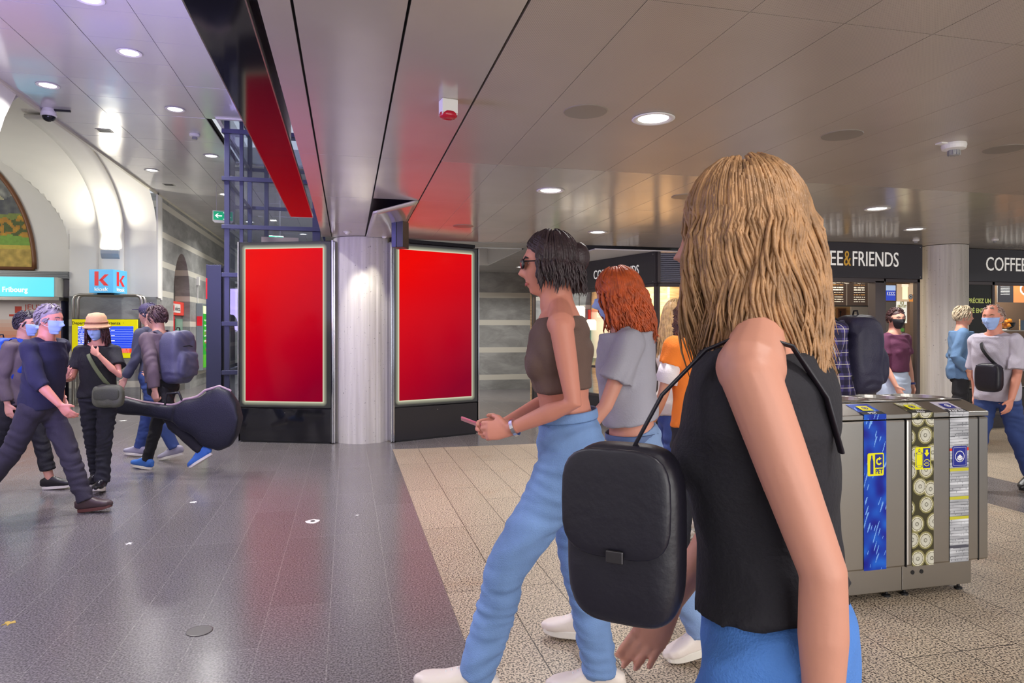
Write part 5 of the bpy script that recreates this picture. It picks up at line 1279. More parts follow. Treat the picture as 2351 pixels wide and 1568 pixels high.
def person(label, loc, heading, H=1.72, female=False, lean=4, legs=((20, 5, 5), (-20, 15, -15)), arms=(None, None), head=(0, 0),
           skin=(214, 160, 134), top=None, bottom=None, shoes=None, hair=None, mask=None, voxel=.0062, group=None, twist=0, stance=.085, abd=2, eyes=True, tilt=0):
    """arms: (shoulder flex, abduct, elbow flex, inward, curl) or dict(e=elbow, w=wrist, d=hand dir, t=thumb dir, curl) in body space, order left, right"""
    s = H / 1.75
    root = thing('person', label, 'person', (loc[0], loc[1], 0), radians(heading), group)
    R = {}
    sk = skinm('skin_%d_%d' % (skin[0], skin[1]), skin)
    hip = V(0, 0, .93); la = radians(lean)
    def T(p):
        q = np.array(p, float) - hip
        return hip + V(q[0] * cos(la) + q[2] * sin(la), q[1], -q[0] * sin(la) + q[2] * cos(la))
    # legs first, to find the ground
    J = []; low = 9
    for side, (a, k, f) in zip((1, -1), legs):
        a_, k_, f_ = radians(a), radians(k), radians(f); Hh = hip + V(0, side * stance, -.02)
        K = Hh + .43 * V(sin(a_), side * sin(radians(abd)) * .3, -cos(a_)); An = K + .40 * V(sin(a_ - k_), 0, -cos(a_ - k_))
        for x in (-.075, .19): low = min(low, An[2] - .087 * cos(f_) + x * sin(f_) )
        J.append((Hh, K, An, f_))
    dz = -low
    up = V(0, 0, dz)
    def G(p): return (np.array(p, float) + up) * s
    GT = lambda p: G(T(p))
    fw = .93 if female else 1.0
    hw_ = 1.03 if female else .96
    body = MB()
    tor = [(.865, .120 * hw_, .085, 0), (.91, .158 * hw_, .112, -.005), (.98, .160 * hw_, .112, -.008), (1.06, .140 * fw, .095, 0), (1.13, .130 * fw, .09, .004), (1.22, .142 * fw, .102, .006), (1.31, .158 * fw, .112, .004), (1.38, .150 * fw, .10, -.002), (1.43, .115 * fw, .078, -.006), (1.465, .068, .062, -.006), (1.50, .055, .058, .0)]
    body.tube([GT((x, 0, z)) for z, w, d, x in tor], [(w * s, d * s) for z, w, d, x in tor], 28, up=(1, 0, 0), p=2.25)
    if female:
        for sd in (1, -1): body.ell(GT((.072, sd * .065, 1.27)), (.055 * s, .062 * s, .058 * s))
    for sd in (1, -1): body.tube([GT((-.008, sd * .03, 1.47)), GT((-.008, sd * .10, 1.435)), GT((-.004, sd * .158 * fw, 1.405))], [.040 * s, .042 * s, .05 * s], 14)
    # head and neck
    hy, hp_ = radians(head[0]), radians(head[1])
    neck = T((.0, 0, 1.47)); hc = T((.018, 0, 1.625)) + V(.012 * sin(-hp_), 0, 0)
    Rh = Matrix.Rotation(hy, 3, 'Z') @ Matrix.Rotation(-hp_, 3, 'Y') @ Matrix.Rotation(radians(tilt), 3, 'X')
    hs = 1.0 if not female else .96
    HC = Vector(G(hc))
    def HP(p): return np.array(HC + (Rh @ Vector(tuple(p))) * s * hs)
    body.tube([G(neck), G((neck + hc) / 2 + V(-.012, 0, -.0)), np.array(HP((-.018, 0, -.03)))], [(.060 * s * fw, .062 * s), (.055 * s * fw, .058 * s), (.055 * s * fw, .06 * s)], 18, up=(1, 0, 0))
    vs = []; nu, nv = 64, 44
    for j in range(nv + 1):
        for i in range(nu): vs.append(HP(head_pt(2 * pi * i / nu, -pi / 2 + pi * j / nv)))
    body.add(vs, [(j * nu + i, j * nu + (i + 1) % nu, (j + 1) * nu + (i + 1) % nu, (j + 1) * nu + i) for j in range(nv) for i in range(nu)])
    for sd in (1, -1):
        body.ell(HP((-.006, sd * .078, -.012)), (.017 * s, .009 * s, .030 * s), R=Rh @ Matrix.Rotation(sd * .35, 3, 'Z'), nu=14, nv=10)
        body.ell(HP((-.002, sd * .073, -.032)), (.011 * s, .010 * s, .014 * s), R=Rh, nu=10, nv=8)
    # arms
    AR = []
    for side, ar in zip((1, -1), arms):
        tw = radians(twist) * side
        Sh = T((-.004 - sin(tw) * .17, side * .172 * fw, 1.40))
        if ar is None: ar = (5, 6, 15, 0, 20)
        if isinstance(ar, dict):
            El = T(ar['e']) if ar.get('rel', True) else np.array(ar['e']); Wr = T(ar['w']) if ar.get('rel', True) else np.array(ar['w'])
            hd = ar.get('d'); hd = nrm(Wr - El) if hd is None else nrm(V(*hd)); tt_ = V(*ar.get('t', (1, 0, 0))); curl = ar.get('curl', 18); fl = ar.get('flip', 1); spr = ar.get('spread', .12)
        else:
            a, bq, e, inn, curl = ar
            a, bq, e, inn = map(radians, (a, bq, e, inn)); fl = 1; spr = .12
            El = Sh + .28 * V(sin(a) * cos(bq), side * sin(bq), -cos(a) * cos(bq))
            d2 = V(sin(a + e) * cos(inn), side * -sin(inn), -cos(a + e) * cos(inn)); Wr = El + .245 * d2; hd = d2
            tt_ = V(cos(a + e), 0, sin(a + e)) 
        AR.append((Sh, El, Wr, hd))
        th = .84 if female else 1.0
        m1 = (Sh + El) / 2; m2 = El * .65 + Wr * .35
        body.tube([G(Sh), G(m1), G(El), G(m2), G(Wr)], [.050 * th * s, .044 * th * s, .037 * th * s, .039 * th * s, (.027 * th * s, .024 * th * s)], 16)
        hand(body, G(Wr), hd, tt_, side, curl, s * (.92 if female else 1.0), fl, spr)
    # legs
    for side, (Hh, K, An, f_) in zip((1, -1), J):
        m1 = (Hh + K) / 2; c1 = K * .7 + An * .3 + V(-.012, 0, 0)
        body.tube([G(Hh + V(0, 0, .03)), G(m1), G(K), G(c1), G(An)], [.082 * s * hw_, .070 * s, .052 * s, .052 * s, .036 * s], 16)
    bo = body.build('body', sk, root, smooth=True); bake(bo, voxel, 3)
    R.update(root=root, G=G, GT=GT, HP=HP, s=s, J=J, AR=AR, Rh=Rh, hs=hs * s, dz=dz, T=T, body=bo, T_=T)
    # eyes and brows
    if eyes:
        for sd in (1, -1):
            b = MB(); b.ell(HP((.0660, sd * .031, .004)), (.011 * s, .0125 * s, .0085 * s), R=Rh, nu=16, nv=12); e = b.build('eye', mat('eye_white', (.8, .78, .76), .2), root, smooth=True)
            b = MB(); b.ell(HP((.0752, sd * .031, .004)), (.0028 * s, .0052 * s, .0052 * s), R=Rh, nu=12, nv=8); b.build('iris', mat('iris_dark', (.03, .02, .015), .2), e, smooth=True)
        hcol = (hair or {}).get('col', (70, 50, 40))
        for sd in (1, -1):
            b = MB(); b.tube([HP((.0915, sd * .014, .022)), HP((.0860, sd * .030, .028)), HP((.0745, sd * .048, .023))], [(.002 * s, .0035 * s), (.002 * s, .0045 * s), (.001, .002)], 8, up=tuple(Rh @ Vector((0, 0, 1)))); b.build('eyebrow', mat('brow_%d' % hcol[0], lin(*[c * .7 for c in hcol]), .8), root, smooth=True)
        b = MB(); b.tube([HP((.0765, -.024, -.073)), HP((.0835, -.010, -.071)), HP((.0850, 0, -.0725)), HP((.0835, .010, -.071)), HP((.0765, .024, -.073))], [(.001, .002), (.003 * s, .0065 * s), (.003 * s, .0075 * s), (.003 * s, .0065 * s), (.001, .002)], 10, up=tuple(Rh @ Vector((0, 0, 1)))); 
        if not mask: b.build('lips', mat('lips_%d' % skin[0], lin(skin[0] * .88, skin[1] * .62, skin[2] * .66), .45), root, smooth=True)
    # clothing
    if top:
        b = MB(); g = top.get('loose', .014); z0 = top.get('z0', .90); z1 = top.get('z1', 1.455); vn = top.get('flare', 0)
        sec = [(z, w, d, x) for z, w, d, x in tor if z0 < z < z1]
        def tw_(z): 
            zs_ = [q[0] for q in tor]; return (np.interp(z, zs_, [q[1] for q in tor]), np.interp(z, zs_, [q[2] for q in tor]), np.interp(z, zs_, [q[3] for q in tor]))
        sec = [(z0, *tw_(z0))] + sec + [(z1, *tw_(z1))]
        rr = []
        for z, w, d, x in sec:
            k = g + vn * max(0, (1.2 - z) / .3)
            if top.get('boxy'): w = max(w, .150 * fw); d = max(d, .105)
            if z > 1.42: k = g * .8
            rr.append(((w + k) * s, (d + k) * s))
        b.tube([GT((x, 0, z)) for z, w, d, x in sec], rr, 32, up=(1, 0, 0), p=2.3, rnd=False)
        if female and not top.get('nobust'):
            for sd in (1, -1): b.ell(GT((.076, sd * .063, 1.27)), (.060 * s, .068 * s, .066 * s))
        if top.get('sleeve') is not None and not top.get('tank'):
            for sd in (1, -1): b.tube([GT((-.008, sd * .075, 1.440)), GT((-.006, sd * .12 * fw, 1.428)), GT((-.004, sd * .165 * fw, 1.405))], [.046 * s, .050 * s, .058 * s], 14)
            for (Sh, El, Wr, hd) in AR:
                L = top['sleeve']; r0 = .056 + g * .5; pts = [Sh]; rad = [r0 * s]
                if L <= 1:
                    pts += [Sh + (El - Sh) * L * .5, Sh + (El - Sh) * L]; rad += [(r0 - .001) * s, (r0 + top.get('cuff', .002)) * s]
                else:
                    f = L - 1; pts += [(Sh + El) / 2, El, El + (Wr - El) * f * .5, El + (Wr - El) * f]; rad += [(r0 - .004) * s, (r0 - .009) * s, (r0 - .012) * s, (r0 - .02 + top.get('cuff', .002)) * s]
                b.tube([G(p) for p in pts], rad, 18, rnd=False)
                b.ell(G(Sh), (r0 * s * 1.02,) * 3, nu=16, nv=10)
        if top.get('collar'):
            n_ = 14
            b.tube([GT((-.062 * cos(a) - .0, .066 * sin(a), 1.478 - .02 * (1 - cos(a)))) for a in [radians(-150 + 300 * k / n_) for k in range(n_ + 1)]], [(.010 * s, .020 * s)] * (n_ + 1), 8, up=(0, 0, 1))
        to = b.build(top.get('name', 't_shirt'), top['m'], root, smooth=True); bake(to, top.get('voxel', .009), 2, top.get('wrinkle', (.012, 7, (1, 1, 1.8)))); R['top'] = to
    if bottom:
        b = MB(); g = bottom.get('loose', .010); zt_ = bottom.get('zt', 1.03); end = bottom.get('end', 1.95)   # end: 0..1 thigh, 1..2 shin
        sec = [(z, w, d, x) for z, w, d, x in tor if .85 <= z < zt_]
        zs_ = [q[0] for q in tor]; sec = sec + [(zt_, np.interp(zt_, zs_, [q[1] for q in tor]), np.interp(zt_, zs_, [q[2] for q in tor]), 0)]
        b.tube([GT((x, 0, z)) for z, w, d, x in sec], [((w + g) * s, (d + g) * s) for z, w, d, x in sec], 30, up=(1, 0, 0), p=2.3, rnd=False)
        b.ell(GT((-.012, 0, .862)), ((.098 + g) * s, (.10 + g) * s, .075 * s), nu=18, nv=12)
        fl = bottom.get('hem', .052); kn = bottom.get('knee', .067)
        for side, (Hh, K, An, f_) in zip((1, -1), J):
            full = [(Hh + V(-.0, 0, .04), .088 * hw_ + g), ((Hh + K) / 2, .078 + g * .8), (K, kn + g * .6), (K * .55 + An * .45 + V(-.008, 0, 0), (kn + fl) / 2 + g * .5), (An + V(0, 0, .0), fl + g * .3)]
            if end <= 1: e = Hh + (K - Hh) * end; full = full[:1] + [((Hh + e) / 2, .088 + g), (e, .088 + g + bottom.get('flare', .01))]
            elif end < 1.9: e = K + (An - K) * (end - 1); full = full[:3] + [(e, kn + g * .5 - .004)]
            b.tube([G(p) for p, r in full], [r * s for p, r in full], 20, rnd=False)
            b.ell(G(Hh), ((.092 * hw_ + g) * s,) * 3, nu=16, nv=10)
            if end > 1: b.ell(G(K), ((kn + g * .6) * s,) * 3, nu=16, nv=10)
        o = b.build(bottom.get('name', 'trousers'), bottom['m'], root, smooth=True); bake(o, .009, 2, bottom.get('wrinkle', (.011, 9, (1, 1, 2.4)))); R['bottom'] = o
    if shoes:
        for side, (Hh, K, An, f_) in zip((1, -1), J):
            shoe(root, G(An), radians(side * 6), f_, shoes['m'], shoes.get('sole', WHITE), s * shoes.get('s', 1), shoes.get('high', False), shoes.get('lace'), shoes.get('thick', .026))
    if mask:
        b = MB()
        def mp(u, v):
            th = radians(-68 + 136 * u); ph = radians(-66 + 66 * v); 
            p = head_pt(th, ph, .004); w = math.exp(-(th / .5) ** 2)
            p = p + V(.006 * w * (1 - abs(v - .6)), 0, 0) + V(.0012, 0, 0) * sin(v * 20)
            return HP(p)
        b.grid(mp, 24, 18); o = b.build('face_mask', mat('mask_%d' % mask[0], lin(*mask), .7, bump=(30, .2, (1, 1, 8))), root, smooth=True)
        sd_ = o.modifiers.new('s', 'SOLIDIFY'); sd_.thickness = .0015
        b = MB()
        for sd in (1, -1): b.tube([HP((.040, sd * .070, -.004)), HP((.012, sd * .081, .006)), HP((-.012, sd * .088, .004)), HP((-.018, sd * .086, -.02)), HP((.005, sd * .078, -.040)), HP((.040, sd * .064, -.055))], .0016 * s, 6)
        b.build('ear_loops', WHITE, o, smooth=True)
    if hair: make_hair(R, hair, root)
    return R

def make_hair(R, h, root):
    HP, s = R['HP'], R['s']; rr = random.Random(h.get('seed', 1)); col = h['col']; L = h['len']
    hm = mat('hair_%d_%d_%d' % tuple(col), lin(*col), .45, var=(30, .35), bump=(90, .4))
    b = MB(); thk = h.get('thick', 0)
    C = V(-.012, 0, .016 + h.get('up', 0)); Rr = V(.100 + thk, .083 + thk, .112 + thk)
    vs = []; nu, nv = 36, 24
    for j in range(nv + 1):
        for i in range(nu):
            th = 2 * pi * i / nu; ph = -pi / 2 + pi * j / nv
            q = C + Rr * V(cos(ph) * cos(th), cos(ph) * sin(th), sin(ph)); 
            if q[2] < -.02: q[1] *= .86; q[0] = min(q[0], .02) * .9
            if q[0] > .0 and q[2] < .045: q[0] = min(q[0], .05 + max(0, q[2]) * .4) ; q[1] *= .93
            vs.append(HP(q))
    b.add(vs, [(j * nu + i, j * nu + (i + 1) % nu, (j + 1) * nu + (i + 1) % nu, (j + 1) * nu + i) for j in range(nv) for i in range(nu)])
    lr = h.get('lr', .8); n = h.get('n', 240); st = h.get('style', 'straight')
    for k in range(n):
        az = rr.uniform(-pi, pi); ph = math.asin(rr.uniform(.05 if L > .12 else -.35, .97))
        if abs(az) < 1.0 and ph < .75: continue
        if L <= .12:
            pts = []
            for i in range(5):
                t = i / 4; p2 = ph - t * L / .1 * .5; a2 = az + (0.25 if az > 0 else -.25) * t
                e = .003 + .006 * sin(pi * t) + h.get('puff', 0) * t
                p = C + (Rr + e) * V(cos(p2) * cos(a2), cos(p2) * sin(a2), sin(p2))
                if p[2] < -.02: p[1] *= .9
                pts.append(HP(p))
            b.tube(pts, [q * s * lr for q in (.007, .009, .0085, .006, .002)], 6)
        else:
            side = 1 if az >= 0 else -1; amin = h.get('open', 1.15); a = abs(az); pts = []; rad = []
            p2 = ph; tot = L * rr.uniform(.8, 1.05); N_ = 12; stp = tot / N_; fall = None; ph0 = az * h.get('coh', 3) + rr.uniform(-.5, .5); out = rr.uniform(0, .018)
            for i in range(N_ + 1):
                t = i / N_
                if fall is None:
                    p = C + (Rr + .004 + out * .4) * V(cos(p2) * cos(a * side), cos(p2) * sin(a * side), sin(p2)); p2 -= stp / .1; a = max(a, amin * min(1, t * 2.6)) if a < amin else a
                    if p2 < -.1: fall = p.copy()
                else:
                    fall = fall + V(h.get('back', -.1) * stp + (.02 * t if a > 2 else 0) * 0, side * h.get('spread', .10) * stp * (1 if t < .6 else .3), -stp)
                    w = h.get('wave', .006) * sin(ph0 + i * h.get('freq', 1.3)); p = fall + V(w, w * .7, 0) + V(cos(a * side), sin(a * side), 0) * out * t
                q = HP(p) if fall is None or True else p
                pts.append(q); rad.append((.010 + .003 * sin(pi * t)) * lr * s * (1 if t < .75 else (1 - t) * 3.2 + .12))
            b.tube(pts, rad, 6)
    o = b.build('hair', hm, root, smooth=True)
    return o

def held(R, name, label, cat, base):
    """a carried thing: its own top-level empty at 'base' given in the person's space"""
    r = R['root']; M = Matrix.Translation(r.location) @ RZ(r.rotation_euler[2]); p = M @ Vector(base)
    t = thing(name, label, cat, p, r.rotation_euler[2]); return t, tuple(base)

def backpack(R, label, m, straps, size=(.15, .17, .26), at=(-.20, 0, 1.18), badge=None):
    G, s = R['GT'], R['s']
    c = np.array(G(at)); t, off = held(R, 'backpack', label, 'backpack', c - V(0, 0, size[2] * s))
    b = MB(); b.ell(c, [q * s for q in (size[0] * .75, size[1], size[2])], p=4.0, nu=28, nv=20); b.ell(c + V(-size[0] * .55, 0, -.07) * s, [size[0] * .5 * s, size[1] * .8 * s, size[2] * .5 * s], p=4, nu=20, nv=14)
    o = b.build('bag_body', m, t, smooth=True, off=off); bake(o, .01, 2, (.012, 9, (1, 1, 1.5)))
    b = MB(); b.tube([c + V(-size[0] * .6, -size[1] * .7, .1) * s, c + V(-size[0] * .85, 0, .12) * s, c + V(-size[0] * .6, size[1] * .7, .1) * s], .005 * s, 6); b.tube([c + V(0, -.03, size[2]) * s, c + V(0, -.02, size[2] + .03) * s, c + V(0, .02, size[2] + .03) * s, c + V(0, .03, size[2]) * s], .006 * s, 8); b.build('zip_and_handle', BLACK, t, smooth=True, off=off)
    for sd in (1, -1):
        b = MB(); b.tube([G((-.13, sd * .075, 1.42)), G((-.05, sd * .085, 1.487)), G((.03, sd * .09, 1.475)), G((.115, sd * .10, 1.38)), G((.12, sd * .125, 1.24)), G((.03, sd * .165, 1.12)), G((-.10, sd * .13, 1.05))], [(.024 * s, .006 * s)] * 7, 10, up=(1, 0, .3)); b.build('shoulder_strap', straps, t, smooth=True, off=off)
    if badge: b = MB(); b.ell(c + V(-size[0] * .3, -size[1] * 1.0, .0) * s, [.05 * s, .012 * s, .03 * s]); q = b.build('badge', badge, t, smooth=True, off=off); q['label'] = 'pink oval badge'
    return t

def strap_loop(b, R, side, zt=1.46, zb=1.0, w=.02, g=.03, front=True):
    G, s = R['GT'], R['s']
    pts = []
    for k in range(25):
        a = 2 * pi * k / 24; f = (1 + cos(a)) / 2       # f=1 at the shoulder
        y = side * (-.145 + .235 * f); z = zb + (zt - zb) * f ** .9; x = (.128 + g) * sin(a) * (1 if z < 1.38 else max(.35, (1.5 - z) / .12))
        pts.append(G((x, y, z)))
    b.tube(pts, [(w * s, .004 * s)] * 25, 8, up=(1, 0, .01), rnd=False)
# ------------------------------------------------------------------ who is there
def at(u, d): p = PT(u, HZ, d); return (p.x, p.y)
# camera-left is heading 180 - yaw... headings in degrees, 0 = +X
VIEW = math.degrees(-YAW)          # direction of picture-right in the plan
RIGHT = VIEW; LEFT = VIEW + 180; TOCAM = VIEW - 90; AWAY = VIEW + 90
BLK = cloth('black_cloth', (28, 27, 32)); NAVY = cloth('navy_jumper', (36, 36, 62)); CHAR = cloth('charcoal_trousers', (52, 48, 62))
BJ = denim('black_jeans', (36, 36, 46)); LJ = denim('light_blue_jeans', (116, 148, 198)); LJ2 = denim('faded_jeans', (128, 154, 196)); MJ = denim('mid_blue_jeans', (52, 72, 128)); BRJ = denim('bright_blue_jeans', (70, 118, 190))
SOLEW = mat('white_sole', lin(222, 216, 206), .5); SOLEB = mat('black_sole', lin(30, 28, 30), .5); SHOEB = mat('black_shoe', lin(28, 26, 30), .35, bump=(90, .1)); SHOEW = mat('white_leather_shoe', lin(226, 214, 206), .4, bump=(70, .08))
MASKB = (158, 184, 232)

# man in navy jumper striding right
R1 = person('grey-haired masked man in a navy jumper and dark trousers striding right at far left', at(94, 5.55), RIGHT - 4, 1.76, lean=5, legs=((24, 3, 8), (-27, 12, -20)),
    arms=((-12, 8, 25, 5, 18), (20, 6, 22, 6, 22)), head=(0, -4), skin=(206, 136, 116), top=dict(m=NAVY, sleeve=1.25, z0=.90, loose=.02, boxy=1, name='jumper', cuff=.006), bottom=dict(m=CHAR, name='trousers', hem=.06, knee=.07),
    shoes=dict(m=mat('brown_dark_shoe', lin(66, 50, 52), .45, bump=(70, .1)), sole=mat('reddish_sole', lin(90, 50, 46), .5)), hair=dict(col=(136, 128, 130), len=.05, seed=2, n=200), mask=MASKB)
R2 = person('dark-haired person with a bright blue backpack walking behind the man in navy', at(46, 6.35), RIGHT, 1.70, lean=4, legs=((18, 4, 4), (-20, 10, -14)), arms=((15, 5, 20, 0, 20), (-10, 5, 20, 0, 20)), head=(0, 0), skin=(206, 150, 128),
    top=dict(m=cloth('taupe_jacket', (96, 84, 88)), sleeve=1.9, z0=.86, loose=.022, boxy=1, name='jacket'), bottom=dict(m=BLK, end=1.75, hem=.05), shoes=dict(m=SHOEB, sole=SOLEW, lace=SHOEB), hair=dict(col=(50, 44, 52), len=.06, seed=5), mask=MASKB)
backpack(R2, 'bright blue backpack worn by the dark-haired person at the left edge', cloth('bright_blue_nylon', (20, 72, 180), .5), cloth('blue_strap', (24, 60, 150)), size=(.15, .17, .24), at=(-.20, 0, 1.24))
# woman in the bucket hat, facing the camera
Hh = dict
R3 = person('woman in a tan bucket hat, blue mask and black clothes touching her chin', at(226, 6.45), TOCAM + 10, 1.62, female=True, lean=2, legs=((12, 4, 10), (-10, 10, -6)),
    arms=(dict(e=(.13, .245, 1.16), w=(.20, .085, 1.375), d=(-.3, -.7, .45), t=(.1, .2, 1), curl=16, flip=1, spread=.2), dict(e=(.02, -.235, 1.13), w=(.18, -.245, 1.13), d=(.25, .35, .85), t=(-.3, .9, .1), curl=10, flip=-1, spread=.25)),
    head=(-4, -6), skin=(216, 150, 130), top=dict(m=BLK, sleeve=.62, z0=.93, loose=.026, boxy=1, name='t_shirt', cuff=.012), bottom=dict(m=BJ, hem=.066, knee=.066, name='jeans', wrinkle=(.014, 11, (.8, .8, 3))),
    shoes=dict(m=SHOEB, sole=SOLEW, lace=WHITE, thick=.04, high=True), hair=dict(col=(62, 30, 34), len=.24, seed=8, n=300, lr=.5, open=1.25, back=-.02), mask=MASKB)
def bucket_hat(R, m):
    HP = R['HP']; b = MB(); n = 36
    prof = [(.03, .175), (.072, .165), (.094, .13), (.103, .075), (.107, .055), (.135, .02), (.138, .018), (.108, .05), (.098, .07)]
    vs = []; 
    for r, z in prof:
        for k in range(n): a = 2 * pi * k / n; vs.append(HP((-.008 + r * 1.08 * cos(a), r * .98 * sin(a), z + .0)))
    fs = [(i * n + k, i * n + (k + 1) % n, (i + 1) * n + (k + 1) % n, (i + 1) * n + k) for i in range(len(prof) - 1) for k in range(n)] + [tuple(range(n))]
    b.add(vs, fs); b.build('bucket_hat', m, R['root'], smooth=True)
    b = MB(); b.tube([HP((-.008 + .105 * 1.08 * cos(a), .105 * .98 * sin(a), .074)) for a in [2 * pi * k / 30 for k in range(31)]], [(.004, .010)] * 31, 8, up=(0, 0, 1), rnd=False); b.build('hat_band', mat('hat_band_brown', lin(150, 100, 76), .7), R['root'], smooth=True)
bucket_hat(R3, cloth('tan_straw', (208, 162, 124)))
t, off = held(R3, 'crossbody_bag', 'olive grey canvas crossbody bag at the hip of the woman in the hat', 'bag', R3['GT']((.14, .13, .86)))
b = MB(); b.ell(R3['GT']((.15, .15, .96)), (.06, .135, .105), p=3.6, nu=28, nv=18); o = b.build('bag_body', cloth('olive_canvas', (96, 98, 84)), t, smooth=True, off=off); bake(o, .008, 2, (.01, 14, (1, 1, 1)))
b = MB(); b.ell(R3['GT']((.20, .15, .98)), (.02, .11, .06), p=3.6); b.build('flap', cloth('olive_canvas_dark', (78, 80, 70)), t, smooth=True, off=off)
b = MB(); strap_loop(b, R3, -1, 1.47, 1.02, .02, .035); b.build('strap', cloth('olive_strap', (112, 120, 88)), t, smooth=True, off=off)
# guitar case carrier and companion, walking left
R4 = person('person in a grey-brown jacket and black trousers walking left carrying a guitar case', at(375, 7.2), LEFT - 14, 1.80, lean=6, legs=((-30, 22, -32), (22, 4, 6)), arms=((-22, 10, 14, 0, 55), (12, 14, 60, -6, 30)), head=(4, -4), skin=(212, 158, 136),
    top=dict(m=cloth('grey_brown_jacket', (104, 88, 98)), sleeve=1.9, z0=.98, loose=.03, boxy=1, name='jacket'), bottom=dict(m=BLK, hem=.048, knee=.06), shoes=dict(m=mat('blue_suede', lin(60, 110, 190), .6), sole=SOLEW, lace=WHITE), hair=dict(col=(70, 48, 50), len=.07, seed=11, puff=.006))
backpack(R4, 'grey backpack with a pink badge worn by the guitar case carrier', cloth('grey_nylon', (84, 84, 108), .5), cloth('grey_strap', (70, 68, 84)), size=(.16, .17, .27), at=(-.205, 0, 1.20), badge=mat('pink_badge', lin(226, 120, 150), .5))
R5 = person('companion in a dark cap and blue jeans walking left, mostly hidden behind the guitar carrier', at(352, 8.0), LEFT - 8, 1.84, lean=4, legs=((-16, 14, -14), (18, 3, 4)), arms=((10, 4, 20, 0, 20), (-8, 4, 20, 0, 20)), skin=(210, 158, 138),
    top=dict(m=cloth('slate_shirt', (72, 74, 92)), sleeve=1.9, loose=.012, name='shirt'), bottom=dict(m=MJ, hem=.055), shoes=dict(m=mat('grey_suede', lin(160, 156, 172), .7), sole=SOLEW, lace=WHITE), hair=dict(col=(64, 60, 78), len=.05, seed=13))
b = MB(); b.ell(R5['HP']((-.005, 0, .05)), (.1 * 1.03, .1, .085)); b.prism([(.05, -.06), (.17, -.045), (.175, 0), (.17, .045), (.05, .06)], 2, -.004, .004, M=Matrix.Translation(Vector(R5['HP']((.0, 0, .055))))); b.build('cap', cloth('dark_cap', (70, 62, 92)), R5['root'], smooth=False)
# guitar case: lies level, body to the right, neck to the left
lft = nrm(np.array(PT(0, HZ, 7) - PT(500, HZ, 7)))
gc0 = PT(485, 968, 6.95); t = thing('guitar_case', 'black soft guitar case carried level, its round body towards the red screen', 'guitar case', (gc0.x, gc0.y, gc0.z - .24), math.atan2(lft[1], lft[0]))
b = MB()
def gsec(x):     # half height of the outline
    pts_ = [(-.30, .02), (-.27, .17), (-.20, .28), (-.08, .33), (.06, .28), (.13, .21), (.2, .175), (.28, .155), (.34, .10), (.42, .075), (.7, .068), (.86, .085), (.98, .08), (1.02, .02)]
    return np.interp(x, [p[0] for p in pts_], [p[1] for p in pts_])
xs_ = list(np.linspace(-.30, 1.02, 46)); tz = lambda x: .27 + .16 * max(0, x) ** 1.0 * .9
b.tube([(x, 0, tz(x)) for x in xs_], [(gsec(x), .075 if x < .35 else .055) for x in xs_], 28, up=(0, 1, 0), p=3.2, rnd=False)
o = b.build('case_body', cloth('black_nylon', (24, 25, 38), .5), t, smooth=True); bake(o, .011, 2)
b = MB(); b.tube([(x, -.0, tz(x) + gsec(x) + .004) for x in np.linspace(-.2, .9, 30)], [(.012, .006)] * 30, 8, up=(0, 1, 0)); b.build('piping', mat('pale_piping', lin(176, 150, 156), .5), t, smooth=True)
b = MB(); b.tube([(.30, .0, tz(.3) + .15), (.33, 0, tz(.33) + .22), (.45, 0, tz(.45) + .19), (.47, 0, tz(.47) + .07)], .013, 8); b.build('carry_handle', BLACK, t, smooth=True)
b = MB(); b.box((.62, -.076, tz(.62) - .03), (.82, -.056, tz(.62) + .035)); b.build('white_patch', WHITE, t)

# dark-haired woman with sunglasses, striding left
R6 = person('dark-haired woman in sunglasses, brown top and light jeans striding left in front', at(1308, 2.70), LEFT - 2, 1.90, female=True, lean=5, legs=((32, 16, 14), (-6, 5, 0)), abd=1,
    arms=(dict(e=(-.02, .20, 1.14), w=(.20, .13, 1.06), d=(1, -.25, -.12), t=(.1, -.2, 1), curl=35), dict(e=(.02, -.215, 1.13), w=(.235, -.13, 1.045), d=(1, .3, -.1), t=(.1, .3, 1), curl=35)), head=(0, 0), skin=(206, 136, 112), voxel=.0052,
    top=dict(m=cloth('brown_crop_top', (104, 82, 74)), tank=1, sleeve=None, z0=1.17, z1=1.43, loose=.009, name='crop_top'), bottom=dict(m=LJ, zt=1.085, hem=.062, knee=.068, name='jeans', wrinkle=(.010, 10, (.8, .8, 3))),
    shoes=dict(m=SHOEW, sole=SOLEW, lace=WHITE), hair=dict(col=(50, 36, 40), len=.14, seed=21, n=700, lr=.4, open=1.3, spread=0, wave=.003))
HP = R6['HP']; b = MB()
for sd in (1, -1):
    b.ell(HP((.097, sd * .033, .002)), (.006, .027, .021), R=R6['Rh'] @ Matrix.Rotation(sd * .25, 3, 'Z'), p=2.6)
    b.tube([HP((.088, sd * .062, .010)), HP((.04, sd * .078, .010)), HP((-.01, sd * .084, .006)), HP((-.025, sd * .082, -.01))], .0028, 8)
b.tube([HP((.101, -.012, .008)), HP((.106, 0, .010)), HP((.101, .012, .008))], .003, 8); b.build('sunglasses', mat('sunglass_black', (.006, .006, .008), .05), R6['root'], smooth=True)
b = MB(); Wr = R6['AR'][0][2]; El = R6['AR'][0][1]; w0 = Wr * .93 + El * .07; b.tube([R6['G'](w0 - (Wr - El) * .02), R6['G'](w0 + (Wr - El) * .03)], [.034, .034], 20, rnd=False); b.build('wrist_watch', CHROME, R6['root'])
Wl = R6['AR'][1][2]; t, off = held(R6, 'mobile_phone', 'pinkish mobile phone in the hand of the dark-haired woman in sunglasses', 'phone', R6['G'](Wl + V(.10, .02, -.02)))
